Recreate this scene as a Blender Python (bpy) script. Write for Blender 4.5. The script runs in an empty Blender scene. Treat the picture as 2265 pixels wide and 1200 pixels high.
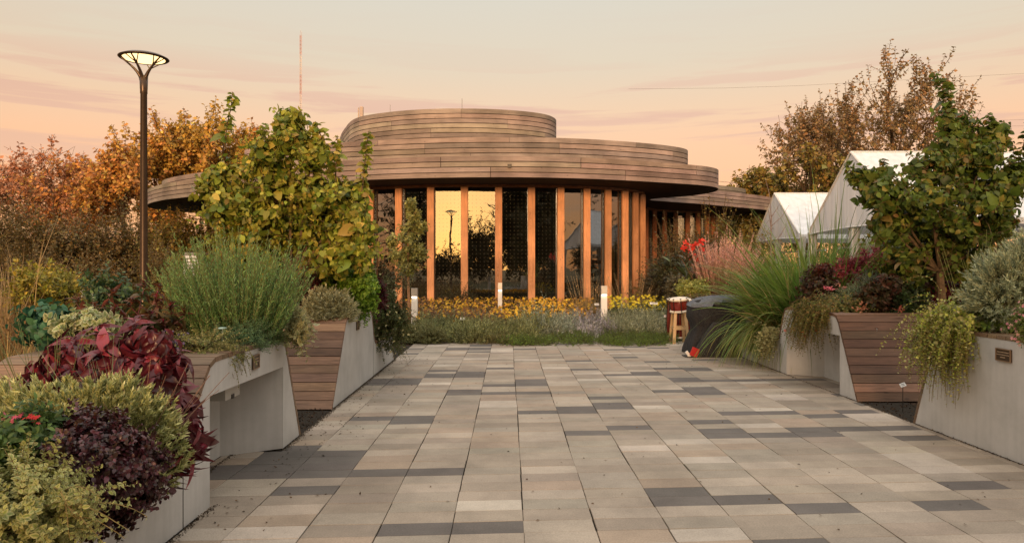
import bpy, bmesh, math, random
import numpy as np
from mathutils import Vector, Matrix
R = math.radians
rng = np.random.default_rng(7)
random.seed(7)
S = bpy.context.scene
COL = S.collection

# ------------------------------------------------------------------ camera
F, CX, HY, EYE = 1600.0, 1124.0, 592.0, 1.64      # focal length in photo pixels, axis column, horizon row, eye height
cam = bpy.data.cameras.new('camera'); camo = bpy.data.objects.new('camera', cam); COL.objects.link(camo)
camo.location = (0, 0, EYE); camo.rotation_euler = (R(90), 0, 0)
cam.sensor_width = 36; cam.lens = F/2265*36
cam.shift_x = (1132.5-CX)/2265; cam.shift_y = (HY-600)/2265
cam.clip_start = .05; cam.clip_end = 2000
S.camera = camo
S.view_settings.view_transform = 'Standard'; S.view_settings.look = 'None'; S.view_settings.exposure = 0.0; S.view_settings.gamma = 1
S.cycles.use_denoising = True
S.cycles.max_bounces = 6; S.cycles.transparent_max_bounces = 8

# ------------------------------------------------------------------ world: dusk sky, sun low behind the camera
SUN_EL, SUN_AZ = 7.0, 186.0                        # azimuth clockwise from +Y
sd = Vector((math.sin(R(SUN_AZ))*math.cos(R(SUN_EL)), math.cos(R(SUN_AZ))*math.cos(R(SUN_EL)), math.sin(R(SUN_EL))))
w = bpy.data.worlds.new('World'); S.world = w; w.use_nodes = True
nt = w.node_tree; nt.nodes.clear()
def N(tree, typ, **kw):
    n = tree.nodes.new(typ)
    for k, v in kw.items(): setattr(n, k, v)
    return n
def ramp(tree, stops, interp='LINEAR'):
    r = N(tree, 'ShaderNodeValToRGB'); cr = r.color_ramp; cr.interpolation = interp
    while len(cr.elements) < len(stops): cr.elements.new(.5)
    for e, (p, c) in zip(cr.elements, stops):
        e.position = p; e.color = (c[0], c[1], c[2], 1) if hasattr(c, '__len__') else (c, c, c, 1)
    return r
L = nt.links.new
tc = N(nt, 'ShaderNodeTexCoord'); sep = N(nt, 'ShaderNodeSeparateXYZ'); L(tc.outputs['Generated'], sep.inputs[0])
grad = ramp(nt, [(0, (.88, .31, .11)), (.10, (.91, .36, .145)), (.16, (.88, .425, .19)), (.21, (.79, .475, .25)), (.27, (.69, .525, .34)), (.36, (.65, .57, .435)), (.50, (.92, .82, .70)), (1, (1.62, 1.50, 1.38))])
L(sep.outputs['Z'], grad.inputs[0])
# clouds: long flat bands low over the horizon
mp = N(nt, 'ShaderNodeMapping'); mp.inputs['Scale'].default_value = (1.5, 1.5, 22); mp.inputs['Location'].default_value = (3.1, 0.7, 2.2)
L(tc.outputs['Generated'], mp.inputs[0])
cn = N(nt, 'ShaderNodeTexNoise'); cn.inputs['Scale'].default_value = 1.7; cn.inputs['Detail'].default_value = 7; cn.inputs['Roughness'].default_value = .55; cn.inputs['Distortion'].default_value = .35
L(mp.outputs[0], cn.inputs['Vector'])
cr = ramp(nt, [(.505, 0.0), (.575, 1.0)]); L(cn.outputs['Fac'], cr.inputs[0])
band = ramp(nt, [(.0, .5), (.10, .8), (.21, 1.0), (.265, .15), (.34, 0.0)]); L(sep.outputs['Z'], band.inputs[0])
mm = N(nt, 'ShaderNodeMath', operation='MULTIPLY'); L(cr.outputs[0], mm.inputs[0]); L(band.outputs[0], mm.inputs[1])
mm2 = N(nt, 'ShaderNodeMath', operation='MULTIPLY'); L(mm.outputs[0], mm2.inputs[0]); mm2.inputs[1].default_value = .75
mix = N(nt, 'ShaderNodeMix', data_type='RGBA'); L(mm2.outputs[0], mix.inputs[0]); L(grad.outputs[0], mix.inputs[6]); mix.inputs[7].default_value = (.68, .33, .20, 1)
# afterglow round the sun
dp = N(nt, 'ShaderNodeVectorMath', operation='DOT_PRODUCT'); L(tc.outputs['Generated'], dp.inputs[0]); dp.inputs[1].default_value = sd
gl = ramp(nt, [(.0, (0, 0, 0)), (.80, (.05, .02, .0)), (.92, (.45, .22, .06)), (.97, (2.1, 1.1, .34)), (1.0, (3.2, 1.5, .28))]); L(dp.outputs['Value'], gl.inputs[0])
addc = N(nt, 'ShaderNodeMix', data_type='RGBA', blend_type='ADD'); addc.inputs[0].default_value = 1; L(mix.outputs[2], addc.inputs[6]); L(gl.outputs[0], addc.inputs[7])
bg = N(nt, 'ShaderNodeBackground'); bg.inputs[1].default_value = 1.0; L(addc.outputs[2], bg.inputs[0])
sky = N(nt, 'ShaderNodeTexSky', sky_type='NISHITA'); sky.sun_disc = False; sky.sun_elevation = R(SUN_EL); sky.sun_rotation = R(SUN_AZ)
bg2 = N(nt, 'ShaderNodeBackground'); bg2.inputs[1].default_value = .05; L(sky.outputs[0], bg2.inputs[0])
ad = N(nt, 'ShaderNodeAddShader'); L(bg.outputs[0], ad.inputs[0]); L(bg2.outputs[0], ad.inputs[1])
wo = N(nt, 'ShaderNodeOutputWorld'); L(ad.outputs[0], wo.inputs[0])
sun = bpy.data.lights.new('sun', 'SUN'); sun.energy = 2.8; sun.angle = R(11); sun.color = (1, .60, .32)
suno = bpy.data.objects.new('sun', sun); COL.objects.link(suno); suno.rotation_euler = sd.to_track_quat('Z', 'Y').to_euler()

# ------------------------------------------------------------------ helpers
def W(px, py, Y): return ((px-CX)/F*Y, Y, EYE-(py-HY)/F*Y)       # point of the photo at distance Y
def tag(o, label=None, cat=None, group=None, kind=None):
    if label: o['label'] = label
    if cat: o['category'] = cat
    if group: o['group'] = group
    if kind: o['kind'] = kind
    return o
def empty(name, loc, label, cat, group=None, rz=0):
    o = bpy.data.objects.new(name, None); COL.objects.link(o); o.location = loc; o.rotation_euler.z = rz; o.empty_display_size = .1
    return tag(o, label, cat, group)
def link(name, me, mat, parent=None, local=False):
    o = bpy.data.objects.new(name, me); COL.objects.link(o)
    if mat is not None and not me.materials: me.materials.append(mat)
    if parent is not None:
        o.parent = parent
        if not local: o.matrix_parent_inverse = Matrix.Translation(-Vector(parent.location)) if parent.parent is None else Matrix.Identity(4)
    return o
def copy_tree(o, parent=None):
    c = o.copy(); COL.objects.link(c); c.parent = parent
    for ch in list(o.children): copy_tree(ch, c)
    return c

def nrm(a): return a/np.maximum(np.linalg.norm(a, axis=-1, keepdims=True), 1e-9)
class G:
    """numpy mesh collector: vertices, quads, tris, vertex colours"""
    def __init__(s): s.v = []; s.c = []; s.q = []; s.t = []; s.n = 0
    def add(s, v, q=None, t=None, c=(.5, .5, .5)):
        v = np.asarray(v, float).reshape(-1, 3); k = len(v)
        c = np.asarray(c, float)
        if c.ndim == 1: c = np.tile(c, (k, 1))
        s.v.append(v); s.c.append(c)
        if q is not None and len(q): s.q.append(np.asarray(q, int).reshape(-1, 4)+s.n)
        if t is not None and len(t): s.t.append(np.asarray(t, int).reshape(-1, 3)+s.n)
        s.n += k
    def box(s, x0, x1, y0, y1, z0, z1, c=(.5, .5, .5)):
        v = [(x, y, z) for z in (z0, z1) for y in (y0, y1) for x in (x0, x1)]
        s.add(v, [(0, 2, 3, 1), (4, 5, 7, 6), (0, 1, 5, 4), (2, 6, 7, 3), (0, 4, 6, 2), (1, 3, 7, 5)], c=c)
    def build(s, name, mat, parent=None, smooth=False, local=False):
        me = bpy.data.meshes.new(name)
        V = np.concatenate(s.v) if s.v else np.zeros((0, 3)); C = np.concatenate(s.c) if s.c else np.zeros((0, 3))
        Q = np.concatenate(s.q) if s.q else np.zeros((0, 4), int); T = np.concatenate(s.t) if s.t else np.zeros((0, 3), int)
        me.vertices.add(len(V)); me.vertices.foreach_set('co', V.astype(np.float32).ravel())
        me.loops.add(Q.size+T.size); me.loops.foreach_set('vertex_index', np.concatenate([Q.ravel(), T.ravel()]).astype(np.int32))
        me.polygons.add(len(Q)+len(T))
        me.polygons.foreach_set('loop_start', np.concatenate([np.arange(len(Q))*4, Q.size+np.arange(len(T))*3]).astype(np.int32))
        me.polygons.foreach_set('use_smooth', np.full(len(Q)+len(T), bool(smooth or mat in (M_LEAF, M_GLOSSY, M_CROWN))))
        a = me.color_attributes.new('Col', 'FLOAT_COLOR', 'POINT')
        a.data.foreach_set('color', np.concatenate([C, np.ones((len(C), 1))], 1).astype(np.float32).ravel())
        me.update(); me.validate()
        return link(name, me, mat, parent, local)

def boxm(g, c, sx, sy, sz, rot=None, col=(.5, .5, .5)):
    v = np.array([(x, y, z) for z in (-.5, .5) for y in (-.5, .5) for x in (-.5, .5)])*[sx, sy, sz]
    if rot is not None: v = v @ np.array(rot).T
    g.add(v+np.array(c), [(0, 2, 3, 1), (4, 5, 7, 6), (0, 1, 5, 4), (2, 6, 7, 3), (0, 4, 6, 2), (1, 3, 7, 5)], c=col)

def tubes(g, P, Rd, sides=5, col=(.2, .15, .1)):
    """P (N,K,3) polylines, Rd (N,K) radii"""
    P = np.asarray(P, float)
    if P.ndim == 2: P = P[None]
    n, K, _ = P.shape
    Rd = np.broadcast_to(np.asarray(Rd, float), (n, K))
    T = np.gradient(P, axis=1); T = nrm(T)
    up = np.where(np.abs(T[..., 2:3]) > .9, np.array([1., 0, 0]), np.array([0, 0, 1.]))
    A = nrm(np.cross(T, up)); B = np.cross(T, A)
    # keep the frame steady
    for k in range(1, K):
        a = A[:, k-1]-T[:, k]*np.sum(A[:, k-1]*T[:, k], -1, keepdims=True); A[:, k] = nrm(a); B[:, k] = np.cross(T[:, k], A[:, k])
    th = np.arange(sides)/sides*2*np.pi
    V = P[:, :, None]+Rd[..., None, None]*(A[:, :, None]*np.cos(th)[:, None]+B[:, :, None]*np.sin(th)[:, None])
    i = np.arange(n)[:, None, None]*K*sides; k = np.arange(K-1)[None, :, None]*sides; j = np.arange(sides)[None, None]; j2 = (j+1) % sides
    q = np.stack([i+k+j, i+k+j2, i+k+sides+j2, i+k+sides+j], -1).reshape(-1, 4)
    c = np.asarray(col, float)
    if c.ndim == 2: c = np.repeat(c, K*sides, 0)
    g.add(V.reshape(-1, 3), q, c=c)

def lathe(g, prof, c=(0, 0, 0), n=24, col=(.5, .5, .5), axis=None):
    prof = np.array(prof, float); k = len(prof)
    th = np.arange(n)/n*2*np.pi
    v = np.stack([prof[:, None, 0]*np.cos(th), prof[:, None, 0]*np.sin(th), np.repeat(prof[:, 1:2], n, 1)], -1).reshape(-1, 3)
    if axis is not None: v = v @ np.array(Vector((0, 0, 1)).rotation_difference(Vector(axis)).to_matrix()).T
    q = [(a*n+b, a*n+(b+1) % n, (a+1)*n+(b+1) % n, (a+1)*n+b) for a in range(k-1) for b in range(n)]
    g.add(v+np.array(c), q, c=col)

# leaf templates: (u across, v along, w up), quads, tris, edge mask
def T_(v, q, t, m): return np.array(v, float), np.array(q, int).reshape(-1, 4), np.array(t, int).reshape(-1, 3), np.array(m, float)
OVATE = T_([(0, 0, 0), (-.42, .28, .05), (0, .28, 0), (.42, .28, .05), (-.5, .55, .02), (0, .55, -.03), (.5, .55, .02), (-.28, .82, -.05), (0, .82, -.09), (.28, .82, -.05), (0, 1, -.15)],
           [(1, 4, 5, 2), (2, 5, 6, 3), (4, 7, 8, 5), (5, 8, 9, 6)], [(0, 1, 2), (0, 2, 3), (7, 10, 8), (8, 10, 9)], [.3, 1, 0, 1, 1, 0, 1, 1, .2, 1, 1])
LEAF4 = T_([(0, 0, 0), (-.5, .5, .06), (.5, .5, .06), (0, 1, -.06), (0, .5, -.02)], [], [(0, 1, 4), (0, 4, 2), (1, 3, 4), (4, 3, 2)], [0, 1, 1, 1, 0])
DIAM = T_([(0, 0, 0), (-.5, .45, .03), (0, 1, -.03), (.5, .45, .03)], [(0, 3, 2, 1)], [], [0, 1, 1, 1])
NEED = T_([(-.5, 0, 0), (.5, 0, 0), (-.45, .6, 0), (.45, .6, 0), (0, 1, .0)], [(0, 1, 3, 2)], [(2, 3, 4)], [0, 0, .5, .5, 1])
LANCE = T_([(0, 0, 0), (-.32, .18, .12), (0, .18, .05), (.32, .18, .12), (-.5, .42, .08), (0, .42, .0), (.5, .42, .08), (-.40, .66, -.12), (0, .66, -.2), (.40, .66, -.12), (-.18, .84, -.36), (.18, .84, -.36), (0, .95, -.58)],
           [(1, 4, 5, 2), (2, 5, 6, 3), (4, 7, 8, 5), (5, 8, 9, 6), (7, 10, 11, 9)], [(0, 1, 2), (0, 2, 3), (10, 12, 11), (7, 9, 8)], [0, .6, 0, .6, 1, 0, 1, 1, 0, 1, 1, 1, 1])
def radial(k, inner=.25):
    v = [(0, 0, 0)]; t = []; m = [0]
    for i in range(k):
        a = 2*math.pi*i/k; d = math.pi/k*.8
        v += [(math.cos(a-d)*.6, math.sin(a-d)*.6, .05), (math.cos(a), math.sin(a), .0), (math.cos(a+d)*.6, math.sin(a+d)*.6, .05)]
        b = 1+3*i; t += [(0, b, b+1), (0, b+1, b+2)]; m += [1, 1, 1]
    return T_(v, [], t, m)
DAISY = radial(7)
FLOW5 = radial(5)

def inst(g, tpl, pos, A, Nn, ln, wd, col, col2=None, bend=0.0):
    """place template tpl at pos with axis A and normal Nn"""
    tv, tq, tt, tm = tpl; n = len(pos)
    if n == 0: return
    A = nrm(A); Nn = Nn-A*np.sum(A*Nn, -1, keepdims=True); Nn = nrm(Nn); B = np.cross(A, Nn)
    ln = np.broadcast_to(ln, (n,)); wd = np.broadcast_to(wd, (n,))
    ww = tv[:, 2]-bend*tv[:, 1]**2
    V = pos[:, None]+A[:, None]*(tv[:, 1][None, :, None]*ln[:, None, None])+B[:, None]*(tv[:, 0][None, :, None]*wd[:, None, None])+Nn[:, None]*(ww[None, :, None]*ln[:, None, None])
    m = len(tv); off = np.arange(n)[:, None, None]*m
    q = (off+tq[None]).reshape(-1, 4) if len(tq) else None
    t = (off+tt[None]).reshape(-1, 3) if len(tt) else None
    C = np.repeat(col[:, None], m, 1)
    if col2 is not None:
        c2 = np.broadcast_to(col2, col.shape); C = C*(1-tm[None, :, None])+c2[:, None]*tm[None, :, None]
    g.add(V.reshape(-1, 3), q, t, C.reshape(-1, 3))

def pal(cols, n, jit=.22, wts=None):
    cols = np.array(cols, float); w_ = None if wts is None else np.array(wts)/sum(wts)
    c = cols[rng.choice(len(cols), n, p=w_)]
    d = cols[rng.choice(len(cols), n, p=w_)]; f = rng.random((n, 1))*.5
    return np.clip((c*(1-f)+d*f)*np.exp(rng.normal(0, jit, (n, 1))), .002, .9)
def rsphere(n):
    return nrm(rng.normal(size=(n, 3)))
def shoots(base, d, Ln, grav=0.0, segs=5, wig=.12):
    """curved stems: returns points (N,segs+1,3) and directions"""
    n = len(base); P = np.zeros((n, segs+1, 3)); D = np.zeros((n, segs+1, 3)); P[:, 0] = base; d = nrm(d); D[:, 0] = d
    Ln = np.broadcast_to(Ln, (n,))
    for k in range(segs):
        d = nrm(d+np.array([0, 0, -grav/segs])+rng.normal(0, wig, (n, 3))/math.sqrt(segs))
        P[:, k+1] = P[:, k]+d*(Ln/segs)[:, None]; D[:, k+1] = d
    return P, D
def leaf_on(g, P, D, per, tpl, ln, wd, cols, ang=55, droop=0.0, t0=.2, jit=.22, edge=None, wts=None, bend=.1, szj=.2, tipsmall=.4, roll=.35, edgecols=None):
    n, K, _ = P.shape; s = K-1
    t = t0+(1-t0)*(np.arange(per)+.5)/per
    t = np.clip(t[None]+rng.normal(0, .3/per, (n, per)), 0, .999)
    x = t*s; i = x.astype(int); f = (x-i)[..., None]; r = np.arange(n)[:, None]
    pos = P[r, i]*(1-f)+P[r, i+1]*f; ax = nrm(D[r, i]*(1-f)+D[r, i+1]*f)
    az = np.arange(per)[None]*2.4+rng.random((n, 1))*6.28+rng.normal(0, .3, (n, per))
    up = np.where(np.abs(ax[..., 2:3]) > .9, np.array([1., 0, 0]), np.array([0, 0, 1.]))
    a = nrm(np.cross(ax, up)); b = np.cross(ax, a)
    rad = a*np.cos(az)[..., None]+b*np.sin(az)[..., None]
    an = R(ang)+rng.normal(0, .2, (n, per))
    A = ax*np.cos(an)[..., None]+rad*np.sin(an)[..., None]+np.array([0, 0, -droop])
    Nn = ax+rng.normal(0, roll, ax.shape)
    sz = (1-tipsmall*t**3)*np.exp(rng.normal(0, szj, (n, per)))
    m = n*per
    inst(g, tpl, pos.reshape(m, 3), A.reshape(m, 3), Nn.reshape(m, 3), (ln*sz).ravel(), (wd*sz).ravel(), pal(cols, m, jit, wts), None if edge is None else np.array(edge, float)[None], bend)
def stems(g, P, r0, r1, col=(.1, .08, .05), sides=3):
    tubes(g, P, np.linspace(r0, r1, P.shape[1])[None], sides, col)

# ------------------------------------------------------------------ materials
def mat(name):
    m = bpy.data.materials.new(name); m.use_nodes = True; t = m.node_tree; b = t.nodes['Principled BSDF']; return m, t, b
def simple(name, col, rough=.5, metal=0, spec=.5, noise=0, scale=8, bump=0):
    m, t, b = mat(name); b.inputs['Roughness'].default_value = rough; b.inputs['Metallic'].default_value = metal; b.inputs['Specular IOR Level'].default_value = spec
    tx = N(t, 'ShaderNodeTexCoord'); n = N(t, 'ShaderNodeTexNoise'); n.inputs['Scale'].default_value = scale; n.inputs['Detail'].default_value = 5
    t.links.new(tx.outputs['Object'], n.inputs['Vector'])
    c = np.array(col); r = ramp(t, [(.3, c*(1-noise)), (.7, np.minimum(c*(1+noise), 1))]); t.links.new(n.outputs['Fac'], r.inputs[0]); t.links.new(r.outputs[0], b.inputs['Base Color'])
    if bump:
        bp = N(t, 'ShaderNodeBump'); bp.inputs['Strength'].default_value = bump; bp.inputs['Distance'].default_value = .02; t.links.new(n.outputs['Fac'], bp.inputs['Height']); t.links.new(bp.outputs[0], b.inputs['Normal'])
    return m
def foliage(name, trans=.25, rough=.5, spec=.3):
    m, t, b = mat(name); at = N(t, 'ShaderNodeAttribute', attribute_name='Col')
    t.links.new(at.outputs['Color'], b.inputs['Base Color']); b.inputs['Roughness'].default_value = rough; b.inputs['Specular IOR Level'].default_value = spec
    tr = N(t, 'ShaderNodeBsdfTranslucent'); t.links.new(at.outputs['Color'], tr.inputs[0]); mx = N(t, 'ShaderNodeMixShader'); mx.inputs[0].default_value = trans
    t.links.new(b.outputs[0], mx.inputs[1]); t.links.new(tr.outputs[0], mx.inputs[2]); t.links.new(mx.outputs[0], t.nodes['Material Output'].inputs[0])
    return m
M_LEAF = foliage('leaf'); M_CROWN = foliage('crown_leaf', .38, .45, .35); M_GLOSSY = foliage('leaf_glossy', .15, .35, .5); M_DRY = foliage('dry_leaf', .35, .8, .1)
def attr_mat(name, rough=.8, nscale=30, namt=.15, bump=.15, spec=.3, mottling=0):
    m, t, b = mat(name); at = N(t, 'ShaderNodeAttribute', attribute_name='Col'); tx = N(t, 'ShaderNodeTexCoord'); n = N(t, 'ShaderNodeTexNoise'); n.inputs['Scale'].default_value = nscale; n.inputs['Detail'].default_value = 6
    t.links.new(tx.outputs['Object'], n.inputs['Vector'])
    r = ramp(t, [(.3, 1-namt), (.7, 1+namt)]); t.links.new(n.outputs['Fac'], r.inputs[0])
    mu = N(t, 'ShaderNodeMix', data_type='RGBA', blend_type='MULTIPLY'); mu.inputs[0].default_value = 1; t.links.new(at.outputs['Color'], mu.inputs[6]); t.links.new(r.outputs[0], mu.inputs[7])
    out = mu.outputs[2]
    if mottling:
        n2 = N(t, 'ShaderNodeTexNoise'); n2.inputs['Scale'].default_value = 1.3; n2.inputs['Detail'].default_value = 6; n2.inputs['Roughness'].default_value = .7; t.links.new(tx.outputs['Object'], n2.inputs['Vector'])
        r2 = ramp(t, [(.35, 1-mottling), (.62, 1+mottling*.4)]); t.links.new(n2.outputs['Fac'], r2.inputs[0])
        m3 = N(t, 'ShaderNodeMix', data_type='RGBA', blend_type='MULTIPLY'); m3.inputs[0].default_value = 1; t.links.new(out, m3.inputs[6]); t.links.new(r2.outputs[0], m3.inputs[7]); out = m3.outputs[2]
    t.links.new(out, b.inputs['Base Color']); b.inputs['Roughness'].default_value = rough; b.inputs['Specular IOR Level'].default_value = spec
    bp = N(t, 'ShaderNodeBump'); bp.inputs['Strength'].default_value = bump; bp.inputs['Distance'].default_value = .004; t.links.new(n.outputs['Fac'], bp.inputs['Height']); t.links.new(bp.outputs[0], b.inputs['Normal'])
    return m
M_PAVER = attr_mat('paver_stone', .72, 90, .16, .35, .35, .24)
M_BARK = attr_mat('bark', .9, 25, .3, .6, .1)
M_ATTR = attr_mat('plain_painted', .6, 20, .06, .05, .4)
def wood(name, vec=(1, 30, 30), dark=.55, lite=1.25, rough=.7, knots=True, stain=.0, coord='Object'):
    """boards coloured by the Col attribute with grain stretched along one axis"""
    m, t, b = mat(name); at = N(t, 'ShaderNodeAttribute', attribute_name='Col'); tx = N(t, 'ShaderNodeTexCoord')
    mp = N(t, 'ShaderNodeMapping'); mp.inputs['Scale'].default_value = vec; t.links.new(tx.outputs[coord], mp.inputs[0])
    n = N(t, 'ShaderNodeTexNoise'); n.inputs['Scale'].default_value = 2.2; n.inputs['Detail'].default_value = 8; n.inputs['Roughness'].default_value = .62; n.inputs['Distortion'].default_value = .6; t.links.new(mp.outputs[0], n.inputs['Vector'])
    r = ramp(t, [(.28, dark), (.5, .95), (.75, lite)]); t.links.new(n.outputs['Fac'], r.inputs[0])
    mu = N(t, 'ShaderNodeMix', data_type='RGBA', blend_type='MULTIPLY'); mu.inputs[0].default_value = 1; t.links.new(at.outputs['Color'], mu.inputs[6]); t.links.new(r.outputs[0], mu.inputs[7])
    out = mu.outputs[2]
    if knots:
        mp2 = N(t, 'ShaderNodeMapping'); mp2.inputs['Scale'].default_value = tuple(max(1.0, v*.12) for v in vec); t.links.new(tx.outputs[coord], mp2.inputs[0])
        vo = N(t, 'ShaderNodeTexVoronoi'); vo.inputs['Scale'].default_value = 2.3; t.links.new(mp2.outputs[0], vo.inputs['Vector'])
        rk = ramp(t, [(.05, .35), (.11, 1.0)]); t.links.new(vo.outputs['Distance'], rk.inputs[0])
        m2 = N(t, 'ShaderNodeMix', data_type='RGBA', blend_type='MULTIPLY'); m2.inputs[0].default_value = .8; t.links.new(out, m2.inputs[6]); t.links.new(rk.outputs[0], m2.inputs[7]); out = m2.outputs[2]
    n3 = N(t, 'ShaderNodeTexNoise'); n3.inputs['Scale'].default_value = .9; n3.inputs['Detail'].default_value = 5; t.links.new(tx.outputs['Object'], n3.inputs['Vector'])
    r3 = ramp(t, [(.35, .72), (.65, 1.22)]); t.links.new(n3.outputs['Fac'], r3.inputs[0])
    m4 = N(t, 'ShaderNodeMix', data_type='RGBA', blend_type='MULTIPLY'); m4.inputs[0].default_value = 1; t.links.new(out, m4.inputs[6]); t.links.new(r3.outputs[0], m4.inputs[7])
    t.links.new(m4.outputs[2], b.inputs['Base Color']); b.inputs['Roughness'].default_value = rough; b.inputs['Specular IOR Level'].default_value = .3
    bp = N(t, 'ShaderNodeBump'); bp.inputs['Strength'].default_value = .35; bp.inputs['Distance'].default_value = .006; t.links.new(n.outputs['Fac'], bp.inputs['Height']); t.links.new(bp.outputs[0], b.inputs['Normal'])
    return m
M_FASCIA = wood('weathered_boards', (.7, .7, 30)); M_PLANK = wood('planter_planks', (1.6, 26, 26), .5, 1.3, .6, True); M_COLUMN = wood('column_timber', (26, 26, .9), .6, 1.2, .6)
def concrete():
    m, t, b = mat('concrete'); tx = N(t, 'ShaderNodeTexCoord'); n = N(t, 'ShaderNodeTexNoise'); n.inputs['Scale'].default_value = 1.8; n.inputs['Detail'].default_value = 9; n.inputs['Roughness'].default_value = .65
    t.links.new(tx.outputs['Object'], n.inputs['Vector'])
    r = ramp(t, [(.3, (.37, .365, .35)), (.5, (.45, .445, .43)), (.72, (.52, .515, .50))]); t.links.new(n.outputs['Fac'], r.inputs[0])
    mp = N(t, 'ShaderNodeMapping'); mp.inputs['Scale'].default_value = (14, 14, .7); t.links.new(tx.outputs['Object'], mp.inputs[0])
    n2 = N(t, 'ShaderNodeTexNoise'); n2.inputs['Scale'].default_value = 1.5; n2.inputs['Detail'].default_value = 4; t.links.new(mp.outputs[0], n2.inputs['Vector'])
    r2 = ramp(t, [(.35, .95), (.6, 1.02)]); t.links.new(n2.outputs['Fac'], r2.inputs[0])
    mu = N(t, 'ShaderNodeMix', data_type='RGBA', blend_type='MULTIPLY'); mu.inputs[0].default_value = 1; t.links.new(r.outputs[0], mu.inputs[6]); t.links.new(r2.outputs[0], mu.inputs[7]); t.links.new(mu.outputs[2], b.inputs['Base Color'])
    n3 = N(t, 'ShaderNodeTexNoise'); n3.inputs['Scale'].default_value = 60; n3.inputs['Detail'].default_value = 5; t.links.new(tx.outputs['Object'], n3.inputs['Vector'])
    bp = N(t, 'ShaderNodeBump'); bp.inputs['Strength'].default_value = .12; bp.inputs['Distance'].default_value = .004; t.links.new(n3.outputs['Fac'], bp.inputs['Height']); t.links.new(bp.outputs[0], b.inputs['Normal'])
    b.inputs['Roughness'].default_value = .75; return m
M_CONC = concrete()
M_SOIL = simple('soil', (.05, .035, .025), .95, 0, .1, .6, 35, 1)
M_DARK = simple('dark_soffit', (.035, .022, .016), .8, 0, .2, .2, 3)
M_BEAM = simple('head_beam_timber', (.22, .085, .035), .6, 0, .3, .3, 6)
M_BLACK = simple('black_metal', (.02, .018, .016), .45, .3, .5, .1)
M_BRONZE = simple('bronze_paint', (.075, .05, .035), .35, .5, .5, .1)
M_WHITE = simple('white_paint', (.72, .72, .70), .5, 0, .4, .05)
M_GREYM = simple('grey_metal', (.42, .42, .41), .4, .4, .5, .1)
def emis(name, col, s):
    m, t, b = mat(name); b.inputs['Emission Color'].default_value = (*col, 1); b.inputs['Emission Strength'].default_value = s; b.inputs['Base Color'].default_value = (.8, .8, .75, 1); return m
M_LAMP = emis('lamp_glow', (1, .68, .30), 2.3); M_BOLL = emis('bollard_glow', (1, .88, .68), 7.0)
def glass():
    m, t, b = mat('tinted_glass'); t.nodes.remove(b); tx = N(t, 'ShaderNodeTexCoord')
    gl_ = N(t, 'ShaderNodeBsdfGlossy'); gl_.inputs['Roughness'].default_value = .012; gl_.inputs['Color'].default_value = (.95, .97, .97, 1)
    tr = N(t, 'ShaderNodeBsdfTransparent'); tr.inputs[0].default_value = (.34, .38, .36, 1)
    n = N(t, 'ShaderNodeTexNoise'); n.inputs['Scale'].default_value = 1.1; n.inputs['Detail'].default_value = 2; t.links.new(tx.outputs['Object'], n.inputs['Vector'])
    bp = N(t, 'ShaderNodeBump'); bp.inputs['Strength'].default_value = .12; bp.inputs['Distance'].default_value = .02; t.links.new(n.outputs['Fac'], bp.inputs['Height']); t.links.new(bp.outputs[0], gl_.inputs['Normal'])
    fr = N(t, 'ShaderNodeFresnel'); fr.inputs[0].default_value = 1.5
    ma = N(t, 'ShaderNodeMath', operation='MULTIPLY_ADD'); t.links.new(fr.outputs[0], ma.inputs[0]); ma.inputs[1].default_value = .7; ma.inputs[2].default_value = .20
    mx = N(t, 'ShaderNodeMixShader'); t.links.new(ma.outputs[0], mx.inputs[0]); t.links.new(tr.outputs[0], mx.inputs[1]); t.links.new(gl_.outputs[0], mx.inputs[2])
    # rows of small printed dots (bird marking), spaced in the pane's own UV metres
    uv = N(t, 'ShaderNodeUVMap'); vm = N(t, 'ShaderNodeVectorMath', operation='MULTIPLY'); vm.inputs[1].default_value = (6.6, 6.6, 1); t.links.new(uv.outputs[0], vm.inputs[0])
    fc = N(t, 'ShaderNodeVectorMath', operation='FRACTION'); t.links.new(vm.outputs[0], fc.inputs[0])
    ds = N(t, 'ShaderNodeVectorMath', operation='DISTANCE'); t.links.new(fc.outputs[0], ds.inputs[0]); ds.inputs[1].default_value = (.5, .5, 0)
    lt = N(t, 'ShaderNodeMath', operation='LESS_THAN'); t.links.new(ds.outputs['Value'], lt.inputs[0]); lt.inputs[1].default_value = .075
    df = N(t, 'ShaderNodeBsdfDiffuse'); df.inputs[0].default_value = (.16, .14, .105, 1)
    m2 = N(t, 'ShaderNodeMixShader'); t.links.new(lt.outputs[0], m2.inputs[0]); t.links.new(mx.outputs[0], m2.inputs[1]); t.links.new(df.outputs[0], m2.inputs[2])
    t.links.new(m2.outputs[0], t.nodes['Material Output'].inputs[0]); return m
M_GLASS = glass()
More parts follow.
